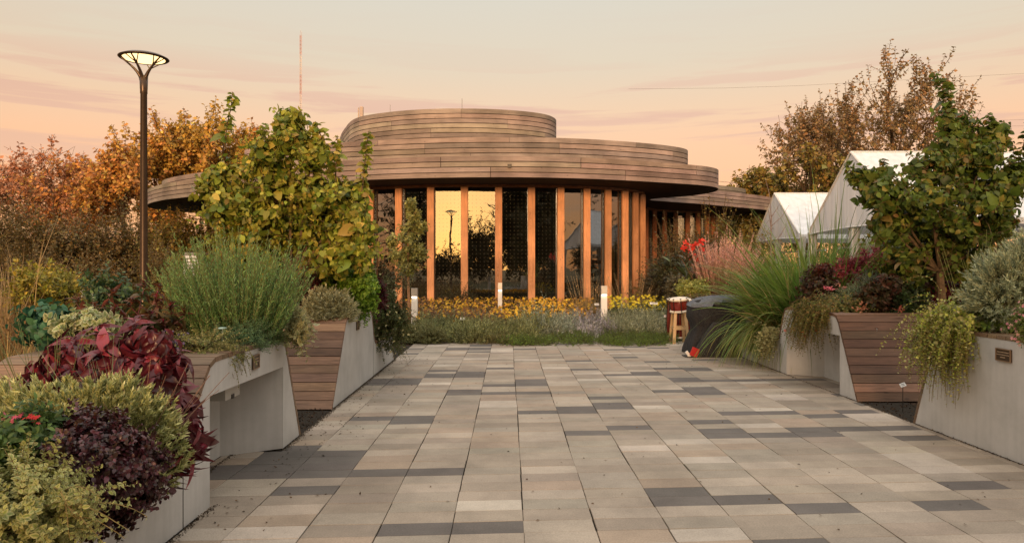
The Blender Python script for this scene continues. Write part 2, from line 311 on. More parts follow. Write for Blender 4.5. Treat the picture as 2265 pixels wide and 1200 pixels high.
def fabric(name, col, trans=.3, folds=9):
    m, t, b = mat(name); tx = N(t, 'ShaderNodeTexCoord'); mp = N(t, 'ShaderNodeMapping'); mp.inputs['Scale'].default_value = (folds, folds, .25); t.links.new(tx.outputs['Object'], mp.inputs[0])
    n = N(t, 'ShaderNodeTexNoise'); n.inputs['Scale'].default_value = 1; n.inputs['Detail'].default_value = 4; t.links.new(mp.outputs[0], n.inputs['Vector'])
    c = np.array(col); r = ramp(t, [(.35, c*.88), (.65, np.minimum(c*1.05, 1))]); t.links.new(n.outputs['Fac'], r.inputs[0]); t.links.new(r.outputs[0], b.inputs['Base Color']); b.inputs['Roughness'].default_value = .6
    bp = N(t, 'ShaderNodeBump'); bp.inputs['Strength'].default_value = .35; bp.inputs['Distance'].default_value = .05; t.links.new(n.outputs['Fac'], bp.inputs['Height']); t.links.new(bp.outputs[0], b.inputs['Normal'])
    tr = N(t, 'ShaderNodeBsdfTranslucent'); t.links.new(r.outputs[0], tr.inputs[0]); mx = N(t, 'ShaderNodeMixShader'); mx.inputs[0].default_value = trans
    t.links.new(b.outputs[0], mx.inputs[1]); t.links.new(tr.outputs[0], mx.inputs[2]); t.links.new(mx.outputs[0], t.nodes['Material Output'].inputs[0]); return m
M_TENT = fabric('tent_canvas', (.86, .88, .90), .10, 5); M_DRAPE = fabric('tent_drape', (.68, .65, .60), .25, 14)

# ------------------------------------------------------------------ setting: ground, paving, beds
def sheet(name, pts, z, m, kind='structure'):
    me = bpy.data.meshes.new(name); me.from_pydata([(x, y, z) for x, y in pts], [], [tuple(range(len(pts)))]); me.update()
    o = link(name, me, m); tag(o, kind=kind); return o
def ground_mat():
    m, t, b = mat('ground_dirt_and_grass'); tx = N(t, 'ShaderNodeTexCoord'); n = N(t, 'ShaderNodeTexNoise'); n.inputs['Scale'].default_value = .35; n.inputs['Detail'].default_value = 10; n.inputs['Roughness'].default_value = .7
    t.links.new(tx.outputs['Object'], n.inputs['Vector']); r = ramp(t, [(.35, (.035, .045, .015)), (.5, (.07, .065, .025)), (.65, (.11, .08, .04))]); t.links.new(n.outputs['Fac'], r.inputs[0]); t.links.new(r.outputs[0], b.inputs['Base Color']); b.inputs['Roughness'].default_value = .95
    return m
sheet('ground', [(-600, -600), (600, -600), (600, 900), (-600, 900)], -.06, ground_mat())
M_MULCH = simple('mulch', (.06, .04, .028), .95, 0, .1, .7, 45, 1)
sheet('planting_bed_mulch', [(-9, 15.3), (14, 15.3), (14, 46), (-22, 46), (-22, 18)], -.02, M_MULCH)
sheet('planter_gap_mulch', [(-5, -2), (-2.0, -2), (-2.0, 15.3), (-5, 15.3)], -.018, M_MULCH)
sheet('right_gap_mulch', [(4.25, -2), (8, -2), (8, 15.3), (4.25, 15.3)], -.018, M_MULCH)
# paving: rows run slightly askew, every slab its own piece with its own tone
g = G(); WP, DP, SK = .456, .213, .068
classes = np.array([(.365, .322, .262), (.310, .270, .217), (.325, .266, .205), (.300, .272, .222), (.270, .234, .188), (.122, .113, .104), (.43, .39, .33)])
cw = np.array([.22, .25, .13, .13, .12, .085, .065])
nx0, nx1, ny0, ny1 = -6, 12, -14, 76
cls = {}
for r_ in range(ny0, ny1):
    for c_ in range(nx0, nx1):
        k = rng.choice(7, p=cw/cw.sum())
        if (c_-1, r_) in cls and cls[(c_-1, r_)] == 5 and rng.random() < .42: k = 5
        if (c_, r_-1) in cls and rng.random() < .12: k = cls[(c_, r_-1)]
        cls[(c_, r_)] = k
for r_ in range(ny0, ny1):
    for c_ in range(nx0, nx1):
        jx = .0022*math.sin(r_*.55+c_*1.7)+.0035*math.sin(r_*.21)+rng.normal(0, .0012)
        x0 = c_*WP+.105+jx; x1 = x0+WP-.006; y0 = r_*DP+.01+rng.normal(0, .001); y1 = y0+DP-.0028
        lo_ = -2.5 if 4.85 < y0 < 6.6 else -2.035; hi_ = 4.86 if 9.2 < y0+.3 < 11.35 else (4.285 if y0 > 2 else 9)
        x0, x1 = max(x0, lo_), min(x1, hi_)
        if x1-x0 < .03: continue
        z = rng.normal(0, .0007); b = .0025
        pts = [(x0, y0), (x1, y0), (x1, y1), (x0, y1)]; ins = [(x0+b, y0+b*.6), (x1-b, y0+b*.6), (x1-b, y1-b*.6), (x0+b, y1-b*.6)]
        tl = rng.normal(0, .0006, 2)
        V = [(x, y+x*SK, z-.03) for x, y in pts]+[(x, y+x*SK, z-b) for x, y in pts]+[(x, y+x*SK, z+tl[0]*(1 if x > x0+.1 else -1)) for x, y in ins]
        k = cls[(c_, r_)]; col = classes[k]*np.array([.96, .935, .925])*np.exp(rng.normal(.05, .04))*(1+rng.normal(0, .006, 3))
        q = [(8, 9, 10, 11)]+[(i, (i+1) % 4, 4+(i+1) % 4, 4+i) for i in range(4)]+[(4+i, 4+(i+1) % 4, 8+(i+1) % 4, 8+i) for i in range(4)]
        cc = np.tile(col, (12, 1)); cc[:4] *= .25
        g.add(V, q, c=cc)
tag(g.build('paving', M_PAVER), kind='structure')
sheet('paving_joint_sand', [(-2.5, -3), (4.9, -3), (4.9, 15.6), (-2.5, 15.35)], -.013, simple('joint_sand', (.035, .03, .024), .95, 0, .1, .4, 60, .5))

# ------------------------------------------------------------------ planters
def round_profile(p, r=.11):
    out = []
    for i, a in enumerate(p):
        if i in (0, len(p)-1): out.append(a); continue
        a = Vector(a); u = (Vector(p[i-1])-a); v = (Vector(p[i+1])-a); k = min(r, u.length*.45, v.length*.45); p0 = a+u.normalized()*k; p1 = a+v.normalized()*k
        for t in (0, .33, .67, 1): q = p0*(1-t)**2+a*2*t*(1-t)+p1*t*t; out.append((q.x, q.y))
    return out
def prism(g, poly, x0, x1, c=(.5, .5, .5)):
    """polygon in (y,z), extruded along x; concave polygons allowed"""
    bm = bmesh.new(); vs = [bm.verts.new((x0, y, z)) for y, z in poly]; f = bm.faces.new(vs)
    r_ = bmesh.ops.extrude_face_region(bm, geom=[f]); bmesh.ops.translate(bm, verts=[e for e in r_['geom'] if isinstance(e, bmesh.types.BMVert)], vec=(x1-x0, 0, 0))
    bmesh.ops.triangulate(bm, faces=bm.faces[:]); bmesh.ops.recalc_face_normals(bm, faces=bm.faces[:]); bm.verts.index_update()
    g.add([v.co[:] for v in bm.verts], None, [[v.index for v in f.verts] for f in bm.faces], c); bm.free()
def planter(name, label, prof, xs, xb, opening, tone, joints=(), sgn=-1):
    """prof (y,z) outline from near foot to far foot; xs is the face toward the path, xb the back; sgn -1 when the body lies to the left"""
    t = empty(name, ((xs+xb)/2, prof[0][0], 0), label, 'planter', 'concrete and timber planters along the path')
    pr = round_profile(prof); ys = [p[0] for p in pr]
    TH = .035
    # concrete cheek, a little inside the plank line
    ins = []
    for i, (y, z) in enumerate(pr):
        a = Vector(pr[max(i-1, 0)]); b = Vector(pr[min(i+1, len(pr)-1)]); d = (b-a).normalized(); n = Vector((-d.y, d.x))   # outward
        q = Vector((y, z))-n*TH; ins.append((q.x, max(q.y, 0) if 0 < i < len(pr)-1 else 0))
    poly = list(ins)
    if opening: oy0, oy1, oz0, oz1 = opening; poly += [(oy1, 0), (oy1, oz1), (oy0, oz0), (oy0, 0)]
    g = G(); prism(g, poly, xs, xs+sgn*.13); cw_ = g.build('concrete_side', M_CONC, t)
    g = G(); prism(g, ins, xb, xb-sgn*.10); g.build('concrete_back', M_CONC, t)
    if opening:
        g = G(); d = sgn*.46
        pl = [(xs+sgn*.003, oy1-.003), (xs+d, oy1-.28), (xs+d, oy0-.05)]
        for (xa, ya), (xc, yc) in zip(pl[:-1], pl[1:]):
            g.add([(xa, ya, 0), (xc, yc, 0), (xc, yc, .86), (xa, ya, .86)], [(0, 1, 2, 3)])
        g.add([(xs+sgn*.128, oy0, oz0+.001), (xs+d, oy0-.04, oz0+.001), (xs+d, oy1-.2, oz1+.001), (xs+sgn*.128, oy1, oz1+.001)], [(0, 1, 2, 3)])
        g.build('recess_panel', M_CONC, t)
    # planks wrap the ends and form a rim along the top
    g = G(); xa, xc = sorted((xs+(-sgn)*.004, xb+sgn*.004)); P = [Vector(p) for p in pr]; seg = 0; pos = 0.0
    tot = sum((b-a).length for a, b in zip(P[:-1], P[1:])); n = max(4, round(tot/.118)); step = tot/n
    def at(s):
        for a, b in zip(P[:-1], P[1:]):
            l = (b-a).length
            if s <= l+1e-9: return a+(b-a)*(s/l), (b-a).normalized()
            s -= l
        return P[-1], (P[-1]-P[-2]).normalized()
    for k in range(n):
        a, da = at(k*step+.004); b, db = at((k+1)*step-.004); na = Vector((-da.y, da.x)); nb = Vector((-db.y, db.x))
        flat = abs(da.y) < .25 and abs(db.y) < .25 and a.y > .3
        spans = [(xa, xc)]
        if flat and min(abs(a.x-Y0) for Y0 in FLATEDGE(prof)) > .22: spans = [(xa, xa+.26), (xc-.26, xc)]
        for (u, v) in spans:
            if u == xa: pass
            col = np.array(tone)*np.exp(rng.normal(0, .22))*(1+rng.normal(0, .03, 3)); e = rng.normal(0, .0015)
            pts = []
            for X in (u, v):
                for p, nn in ((a, na), (b, nb)):
                    pts += [(X, p.x-nn.x*TH, p.y-nn.y*TH), (X, p.x+nn.x*e, p.y+nn.y*e)]
            g.add(pts, [(0, 1, 3, 2), (4, 6, 7, 5), (1, 5, 7, 3), (0, 2, 6, 4), (0, 4, 5, 1), (2, 3, 7, 6)], c=col)
    g.build('planks', M_PLANK, t)
    # soil
    g = G()
    for (ya, za), (yb, zb) in zip(prof[:-1], prof[1:]):
        if za > .3 and zb > .3 and abs(za-zb) < .2:
            x0, x1 = sorted((xs+sgn*.2, xb-sgn*.2)); nn = 14
            gy = np.linspace(ya-.02, yb+.02, nn); gx = np.linspace(x0-.07, x1+.07, 10); zz = (za+zb)/2-.07+rng.normal(0, .012, (nn, 10))
            V = [(gx[j], gy[i], zz[i, j]) for i in range(nn) for j in range(10)]
            g.add(V, [(i*10+j, i*10+j+1, (i+1)*10+j+1, (i+1)*10+j) for i in range(nn-1) for j in range(9)], c=(.05, .035, .025))
    g.build('soil', M_SOIL, t, True)
    for jy in joints:
        g = G(); zt = np.interp(jy, ys, [p[1] for p in pr])-.05; g.box(*sorted((xs+(-sgn)*.0, xs+(-sgn)*.002)), jy-.004, jy+.004, 0, zt); g.build('joint', M_BLACK, t)
    return t
def FLATEDGE(prof): 
    e = []
    for (ya, za), (yb, zb) in zip(prof[:-1], prof[1:]):
        if za > .3 and zb > .3 and abs(za-zb) < .2: e += [ya, yb]
    return e
WT = (.175, .115, .072); WT2 = (.205, .122, .076)
planter('planter', 'nearest left concrete and timber planter with a low front part and a knee recess', [(1.2, 0), (1.5, .52), (4.52, .52), (4.98, 1.02), (6.64, 1.02), (7.14, 0)], -2.05, -3.5, (4.97, 6.58, .76, .74), WT, (4.56,))
planter('planter', 'second concrete planter on the left, its brown plank end facing the path beyond the recess', [(8.38, 0), (9.16, 1.02), (10.85, 1.02), (11.12, .5), (12.8, .5), (13.0, 0)], -2.05, -3.5, None, WT2, (10.99,))
planter('planter', 'right concrete planter with a wide brown plank end beside the sign on a stake', [(8.88, 0), (9.45, 1.04), (11.25, 1.04), (11.5, .5), (13.4, .5), (13.6, 0)], 4.3, 6.5, (9.38, 11.17, .765, .73), (.155, .085, .052), (11.45,), 1)
planter('planter', 'nearest concrete planter on the right edge with a bronze plaque and silver shrub', [(2.0, 0), (2.4, 1.05), (7.26, 1.05), (7.68, 0)], 4.3, 6.5, None, WT, (), 1)
def plaque(x, y0, y1, z0, z1, side, label):
    t = empty('plaque', (x, (y0+y1)/2, z0), label, 'plaque')
    g = G(); xa, xb = sorted((x, x+side*.014)); g.box(xa, xb, y0, y1, z0, z1, (.045, .032, .022)); pl_ = g.build('plate', M_BRONZE, t)
    g = G(); f = .008; xo = sorted((x+side*.0142, x+side*.019))
    for a in ((y0, y1, z0, z0+f), (y0, y1, z1-f, z1), (y0, y0+f, z0+f, z1-f), (y1-f, y1, z0+f, z1-f)): g.box(xo[0], xo[1], *a, (.3, .2, .12))
    g.build('frame', simple('brass_frame', (.28, .19, .12), .4, .5), pl_)
    g = G(); h = (z1-z0)
    for k, (wd, ht) in enumerate(((.78, .07), (.82, .06), (.3, .07))):
        zc = z1-h*(.28+.2*k); s = 0; W_ = (y1-y0)*wd; yy = (y0+y1)/2-W_/2
        while s < W_:
            l = random.uniform(.008, .02); g.box(xo[0], xo[0]+(.002), yy+s, yy+min(s+l, W_), zc-h*ht/2, zc+h*ht/2); s += l+.005
    g.build('lettering', simple('plaque_letters', (.42, .32, .22), .5, .3), pl_)
plaque(4.3, 6.17, 6.36, .83, .94, -1, 'small bronze plaque on the concrete face of the nearest right planter')
plaque(-2.05, 5.78, 5.92, .825, .94, 1, 'small bronze plaque above the recess of the nearest left planter')
plaque(-2.05, 9.75, 9.9, .80, .92, 1, 'small bronze plaque on the concrete face of the second left planter')
t = empty('outlet_box', (-2.2, 5.72, .61), 'grey electrical outlet box hanging in the recess of the nearest left planter', 'outlet box')
g = G(); g.box(-2.34, -2.19, 5.6, 5.9, .61, .755, (.5, .49, .46)); g.build('body', simple('box_grey', (.42, .41, .38), .5), t)
g = G(); g.box(-2.189, -2.183, 5.72, 5.77, .605, .64); g.build('socket', M_BLACK, t)
g = G(); g.box(-2.36, -2.341, 5.62, 5.88, .64, .755); g.build('back_bracket', M_BLACK, t)

# ------------------------------------------------------------------ pavilion
def smooth_loop(p, n=240, closed=True):
    p = np.array(p, float); k = len(p); out = []
    m = 16
    rng_ = range(k) if closed else range(k-1)
    for i in rng_:
        if closed: a, b, c, d = p[(i-1) % k], p[i], p[(i+1) % k], p[(i+2) % k]
        else: a, b, c, d = p[max(i-1, 0)], p[i], p[i+1], p[min(i+2, k-1)]
        # centripetal-like tangents scaled by segment length
        L_ = np.linalg.norm(c-b); t0 = (c-a)/max(np.linalg.norm(c-b)+np.linalg.norm(b-a), 1e-6)*L_; t1 = (d-b)/max(np.linalg.norm(d-c)+np.linalg.norm(c-b), 1e-6)*L_
        for j in range(m):
            t = j/m; out.append((2*t**3-3*t*t+1)*b+(t**3-2*t*t+t)*t0+(-2*t**3+3*t*t)*c+(t**3-t*t)*t1)
    if not closed: out.append(p[-1])
    out = np.array(out)
    q = np.vstack([out, out[:1]]) if closed else out
    s = np.concatenate([[0], np.cumsum(np.linalg.norm(np.diff(q, axis=0), axis=1))]); u = np.linspace(0, s[-1], n+1)
    r_ = np.stack([np.interp(u, s, q[:, 0]), np.interp(u, s, q[:, 1])], 1)
    return (r_[:-1] if closed else r_), s[-1]
def tier(pav, loop, z0, z1, nb, soffit=False, tone=(.285, .232, .200), n=320):
    p, tot = smooth_loop(loop, n)
    nx = np.roll(p, -1, 0)-np.roll(p, 1, 0); nn = nrm(np.stack([nx[:, 1], -nx[:, 0]], 1))
    if np.sum(p[:, 0]*np.roll(p[:, 1], -1)-p[:, 1]*np.roll(p[:, 0], -1)) < 0: nn = -nn
    seg = tot/n; jn = max(1, int(5.2/seg))
    g = G(); h = (z1-z0)/nb
    for k in range(nb):
        a, b = z0+k*h+.014, z0+(k+1)*h-(.0 if k == nb-1 else .014); off = int(k//2*jn*.37)
        colseg = {}
        for i in range(n):
            j = (i+1) % n; sid = ((i+off)//jn)
            if sid not in colseg: colseg[sid] = np.array(tone)*np.exp(rng.normal(0, .13))*(1+rng.normal(0, .035, 3))
            c = colseg[sid]; f = .07 if (i+off) % jn == 0 else 0
            P0 = p[i]*(1-f)+p[j]*f; n0 = nn[i]; o = .0
            v = []
            for (q, m_) in ((P0, n0), (p[j], nn[j])):
                ii = q-m_*.035; v += [(ii[0], ii[1], a), (q[0], q[1], a), (q[0], q[1], b), (ii[0], ii[1], b)]
            fq = [(1, 5, 6, 2), (0, 4, 5, 1), (2, 6, 7, 3)]
            if f: fq.append((0, 1, 2, 3))
            g.add(v, fq, c=c)
    g.build('fascia_boards', M_FASCIA, pav)
    g = G(); q = p-nn*.035; v = [(a[0], a[1], z) for z in (z0+.01, z1-.01) for a in q]
    g.add(v, [(i, (i+1) % n, n+(i+1) % n, n+i) for i in range(n)], c=(.02, .015, .01)); g.build('fascia_backing', M_DARK, pav)
    me = bpy.data.meshes.new('roof'); q = p-nn*.03; me.from_pydata([(a[0], a[1], z1-.02) for a in q], [], [tuple(range(n))]); me.update(); link('roof', me, M_DARK, pav)
    if soffit:
        me = bpy.data.meshes.new('soffit'); q = p-nn*.02; me.from_pydata([(a[0], a[1], z0+.012) for a in q], [], [tuple(range(n))[::-1]]); me.update(); link('soffit', me, M_DARK, pav)
pav = empty('pavilion', (0, 28, 0), 'round timber and glass pavilion with stepped board roofs and orange timber columns', 'pavilion')
LC = [(-19.3, 40.5), (-18.9, 37.8), (-16.6, 34.6), (-13.5, 32.1), (-10.8, 29.9), (-8.2, 28.0), (-5.0, 26.5), (-2.0, 25.85), (.74, 25.8), (2.7, 26.15), (4.6, 26.8), (6.3, 27.6), (7.7, 28.35), (8.5, 29.3), (8.75, 30.8), (8.2, 32.4), (7.0, 33.6), (6.7, 34.3), (7.6, 35.1), (9.4, 36.3), (11.7, 38.1), (14.0, 40.0), (15.1, 41.4), (14.8, 43.6), (12, 46.5), (5, 50), (-6, 51), (-15, 47.5)]
tier(pav, LC, 4.85, 5.62, 4, True)
LB = [(-10.9, 29.9), (-9.3, 28.9), (-7.2, 28.2), (-5.0, 27.5), (-2.0, 26.9), (.6, 26.85), (2.7, 27.15), (4.6, 27.8), (6.2, 28.6), (7.3, 29.6), (7.5, 31), (6.6, 33), (4.4, 35.2), (0, 37), (-6, 36.5), (-10.6, 33)]
LB = [(x*1.0, y) for x, y in LB]
tier(pav, LB, 5.5, 6.48, 5)
tier(pav, [(-18.6, 39.8), (-18.1, 37.9), (-16.1, 35.7), (-13.2, 33.6), (-11, 32.4), (-8, 33), (-6, 38), (-8, 44), (-14, 45)], 5.5, 6.2, 3)
tier(pav, [(8.3, 38.5), (9.6, 38.4), (11.6, 39.9), (13.6, 41.7), (13.9, 42.9), (12.4, 44.8), (8, 46), (5.5, 42)], 5.5, 6.2, 3)
tier(pav, [(-9.1, 39.5), (-8.7, 37.4), (-7.8, 34.6), (-6.7, 32.2), (-5.0, 31.0), (-3.2, 30.45), (-1.3, 30.4), (.3, 30.75), (1.6, 31.5), (2.15, 32.6), (2.1, 34), (1, 38), (-4, 42), (-8, 42)], 6.3, 8.32, 10, n=260)
# columns and glass bays along the drum
def wallY(px, Y): return ((px-CX)/F*Y, Y)
col_px = [(640, 32.5), (697, 31.1), (757, 29.9), (818, 28.95), (881, 28.4), (952, 28.05), (1027, 27.95), (1103, 28.0), (1176, 28.08), (1241, 28.25), (1299, 28.55), (1346, 28.95), (1384, 29.45), (1407, 30.1), (1423, 30.9)]
wp = [wallY(*c) for c in col_px]+[(6.0, 32.0), (5.7, 33.4), (5.2, 34.8)]
wp = [(-11.2, 36.2), (-10.2, 34.2)]+wp
ZT = 4.77
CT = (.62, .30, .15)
def wallrun(wp, tone, zt=ZT, glyph=True, pw=.27, dp=.26):
    W_ = [Vector((*p, 0)) for p in wp]; cen = sum(W_, Vector())/len(W_)
    for i, p in enumerate(W_):
        a = W_[max(i-1, 0)]; b = W_[min(i+1, len(W_)-1)]; d = (b-a).normalized(); d = (d*.45+Vector((.55 if d.x > -.2 else -.55, 0, 0))).normalized() if p.x > -8 else d; n = Vector((d.y, -d.x, 0))
        rot = np.array([[d.x, -n.x*-1, 0], [d.y, n.y, 0], [0, 0, 1]]); rot = np.array([[d.x, n.x, 0], [d.y, n.y, 0], [0, 0, 1]])
        g = G(); c = np.array(tone)*np.exp(rng.normal(0, .10)); ctr = p+n*(-dp/2)
        boxm(g, (ctr.x, ctr.y, zt/2), pw, dp, zt, rot, c)
        o = g.build('column', M_COLUMN, pav); bv = o.modifiers.new('b', 'BEVEL'); bv.width = .008; bv.segments = 1
        if glyph and p.y < 31.5 and 6 < i < 18:
            g = G(); z = 4.0 if i > 9 and i < 13 else 2.6+.3*random.random()
            z1 = .9 if i > 8 else 2.2; f = p+n*.002; side = -.04 if i < 11 else .03
            while z > z1:
                if random.random() < .84:
                    k = random.choice((0, 1, 2)); s_ = .028
                    segs = [((-s_, 0), (s_, 0)), ((-s_, 0), (-s_, -.05)), ((s_, 0), (s_, -.05)), ((-s_, -.05), (s_, -.05)), ((-s_, 0), (s_, -.05)), ((0, 0), (0, -.05))]
                    for (u0, v0), (u1, v1) in random.sample(segs, 3):
                        q0 = f+d*(u0+side)+Vector((0, 0, z+v0)); q1 = f+d*(u1+side)+Vector((0, 0, z+v1)); tubes(g, [[q0, q1]], .006, 3, (.62, .38, .24))
                z -= .082
            if g.n: g.build('carved_lettering', M_ATTR, o)
    for i, (p, q) in enumerate(zip(W_[:-1], W_[1:])):
        d = (q-p); l = d.length; d.normalize(); n = Vector((d.y, -d.x, 0)); a = p+d*(pw/2-.05)-n*(dp-.06); b = q-d*(pw/2-.05)-n*(dp-.06)
        tw = rng.normal(0, .006)
        me = bpy.data.meshes.new('glass_pane'); me.from_pydata([a-n*tw, b+n*tw, b+n*tw+Vector((0, 0, zt-.02)), a-n*tw+Vector((0, 0, zt-.02))], [], [(0, 1, 2, 3)])
        uv = me.uv_layers.new(name='UVMap'); ll = (b-a).length
        for k_, u_ in enumerate(((0, 0), (ll, 0), (ll, zt), (0, zt))): uv.data[k_].uv = u_
        me.update(); o = link('glass_pane', me, M_GLASS, pav)
        g = G(); r_ = np.array([[d.x, n.x, 0], [d.y, n.y, 0], [0, 0, 1]])
        for e, c0 in ((a, 1), (b, -1)):
            cc = e+d*c0*.03+n*.03; boxm(g, (cc.x, cc.y, zt/2), .05, .06, zt-.03, r_, (.02, .018, .016))
        cc = (a+b)/2+n*.03; boxm(g, (cc.x, cc.y, .05), ll-.11, .058, .1, r_, (.02, .018, .016))
        g.build('pane_frame', M_BLACK, o)
        # small brackets at the column heads
    g = G()
    for p, q in zip(W_[:-1], W_[1:]):
        d = (q-p); l = d.length; d.normalize(); n = Vector((d.y, -d.x, 0)); c = (p+q)/2-n*(dp/2-.02)
        boxm(g, (c.x, c.y, zt+.10), l+.05, dp+.06, .19, np.array([[d.x, n.x, 0], [d.y, n.y, 0], [0, 0, 1]]))
    g.build('head_beam', M_BEAM, pav)
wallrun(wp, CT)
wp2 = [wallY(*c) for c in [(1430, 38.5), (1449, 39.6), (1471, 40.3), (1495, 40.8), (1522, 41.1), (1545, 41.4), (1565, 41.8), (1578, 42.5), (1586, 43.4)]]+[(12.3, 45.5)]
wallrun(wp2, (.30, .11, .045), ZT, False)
# dark core inside the glass ring, floor
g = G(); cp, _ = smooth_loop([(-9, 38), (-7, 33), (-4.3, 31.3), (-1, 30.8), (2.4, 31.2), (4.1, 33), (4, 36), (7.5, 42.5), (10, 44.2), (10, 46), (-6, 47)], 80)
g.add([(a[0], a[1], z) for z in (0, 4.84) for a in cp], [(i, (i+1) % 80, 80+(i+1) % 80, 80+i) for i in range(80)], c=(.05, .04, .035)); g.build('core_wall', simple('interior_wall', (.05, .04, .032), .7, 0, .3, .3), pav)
me = bpy.data.meshes.new('floor_slab'); fl = [(x*.99, y+.2) for x, y in wp]+[(9, 41.5), (12, 44.5), (9, 47), (-9, 47)]; me.from_pydata([(x, y, .03) for x, y in fl], [], [tuple(range(len(fl)))]); me.update(); link('floor_slab', me, simple('interior_floor', (.10, .085, .07), .4), pav)
# little things on the roof
g = G(); boxm(g, (.05, 25.77, 5.27), .15, .1, .12); boxm(g, (.05, 25.70, 5.25), .11, .06, .09); tag(g.build('floodlight', M_BLACK), 'small black floodlight fixed to the board fascia above the entrance', 'floodlight')
for px, y0, y1, Y, r in ((863, 232, 252, 34, .012), (1022, 218, 245, 33, .014), (1503, 330, 345, 31, .01)):
    a, b = W(px, y0, Y), W(px, y1+25, Y); g = G(); tubes(g, [[b, a]], r, 4, (.25, .15, .1)); lathe(g, [(0, .05), (r*2.2, .02), (r*2.2, 0), (0, 0)], b, 8); tag(g.build('lightning_rod', M_GREYM), {863: 'thin lightning rod over the left of the top roof drum', 1022: 'thin lightning rod above the middle of the top roof drum', 1503: 'thin short rod at the right end of the middle roof'}[px], 'lightning rod', 'rods on the pavilion roof')
t = empty('roof_vent', W(799, 262, 36), 'pair of pale vent pipes behind the left of the top roof drum', 'vent')
for px, w_, yt in ((800, .10, 237), (793, .03, 239)):
    a = W(px, yt, 36); b = W(px, 275, 36); g = G(); tubes(g, [[b, a]], w_, 10, (.5, .4, .33)); lathe(g, [(0, .0), (w_*1.0, 0), (w_*.8, .02), (0, .03)], a, 10, (.5, .4, .33)); g.build('pipe', M_ATTR, t)


# ------------------------------------------------------------------ tents, lamp, bollards, drums and other made things
def tent(label, gx, yl, yr, ze, ya, za, xr, valance=.16):
    t = empty('tent', (gx, (yl+yr)/2, 0), label, 'tent', 'white frame tents beyond the right planters')
    def sag(a, b, n, s):
        a, b = np.array(a), np.array(b); return [tuple(a+(b-a)*k/n+np.array([0, 0, -s*math.sin(math.pi*k/n)])) for k in range(n+1)]
    # gable cloth hanging below the eave line with a gently curved hem
    g = G(); n = 16; top = []; bot = []
    for k in range(n+1):
        u = k/n; y = yl+(yr-yl)*u; z = za-(za-ze)*abs(y-ya)/max(abs(yl-ya), 1e-3) if (y-ya)*(yl-ya) > 0 else za-(za-ze)*abs(y-ya)/max(abs(yr-ya), 1e-3)
        top.append((gx, y, z-.03)); bot.append((gx-.012*math.sin(k*1.9), y, ze-valance+.08*math.sin(math.pi*u)))
    g.add(top+bot, [(k, k+1, n+2+k, n+1+k) for k in range(n)]); gc_ = g.build('gable_cloth', M_TENT, t)
    g = G(); tubes(g, [[(b[0], b[1], b[2]) for b in bot]], .018, 5); g.build('hem', M_TENT, gc_)
    for s, ye in ((1, yr), (-1, yl)):
        g = G(); A = [(gx-.03, ya+(ye-ya)*k/6, za+(ze-za)*k/6-.04*math.sin(math.pi*k/6)) for k in range(7)]; B = [(xr, a[1], a[2]) for a in A]
        g.add(A+B, [(k, k+1, 8+k, 7+k) for k in range(6)])
        e0, e1 = A[-1], B[-1]; g.add([e0, e1, (e1[0], e1[1], e1[2]-valance), (e0[0], e0[1], e0[2]-valance)], [(0, 1, 2, 3)])
        g.build('roof', M_TENT, t, True)
    g = G(); tubes(g, [[(gx, yl, ze), (gx, ya, za)], [(gx, ya, za), (gx, yr, ze)], [(gx, ya, za), (xr, ya, za)]], .035, 6); g.build('ridge_frame', M_WHITE, t)
    k = int((xr-gx)//3.6)
    for i in range(k+1):
        for y in (yl, yr, (yl+yr)/2) if i in (0, k) else (yl, yr):
            x = gx+.05+(xr-gx-.1)*i/max(k, 1); g = G(); g.box(x-.04, x+.04, y-.04, y+.04, -.05, ze-.02, (.7, .7, .7)); g.build('post', M_WHITE, t)
            for dy in ((-.0,) if y in (yl, yr) else (0,)):
                g = G(); nn = 18; rows = []
                for z, wd in ((ze-.1, .34), (ze-.5, .26), (1.15, .12), (.6, .2), (.05, .27)):
                    inn = 1 if y == yl and yl < yr else (-1 if y == yl else (1 if y == yr else 0))
                    rows.append([(x+.05*math.sin(q*1.9)+.02, y+(q/(nn-1)-.5)*2*wd+(.0 if inn == 0 else -inn*-.0), z) for q in range(nn)])
                V = [p for r_ in rows for p in r_]; g.add(V, [(a*nn+b, a*nn+b+1, (a+1)*nn+b+1, (a+1)*nn+b) for a in range(4) for b in range(nn-1)]); g.build('drape', M_DRAPE, t, True)
    g = G(); g.box(xr-.1, xr-.04, min(yl, yr), max(yl, yr), 1.9, 2.12, (.16, .07, .04)); g.build('cross_beam', M_ATTR, t)
    g = G()
    for z in (1.72, 2.25): g.box(gx+.9, gx+.96, min(yl, yr), max(yl, yr), z, z+.07)
    g.build('rail', M_WHITE, t)
    return t
tent('small white frame tent behind the bare sapling, nearest the pavilion', 10.6, 30.9, 26.3, 2.86, 28.8, 4.6, 15.5)
tent('large white frame tent rising behind the leafy planter tree', 9.9, 23.7, 18.0, 2.9, 20.9, 4.98, 15.2)
tent('white frame tent mostly hidden by the leafy planter tree at the far right', 15.6, 23.7, 18.0, 2.9, 20.9, 4.95, 22.0)

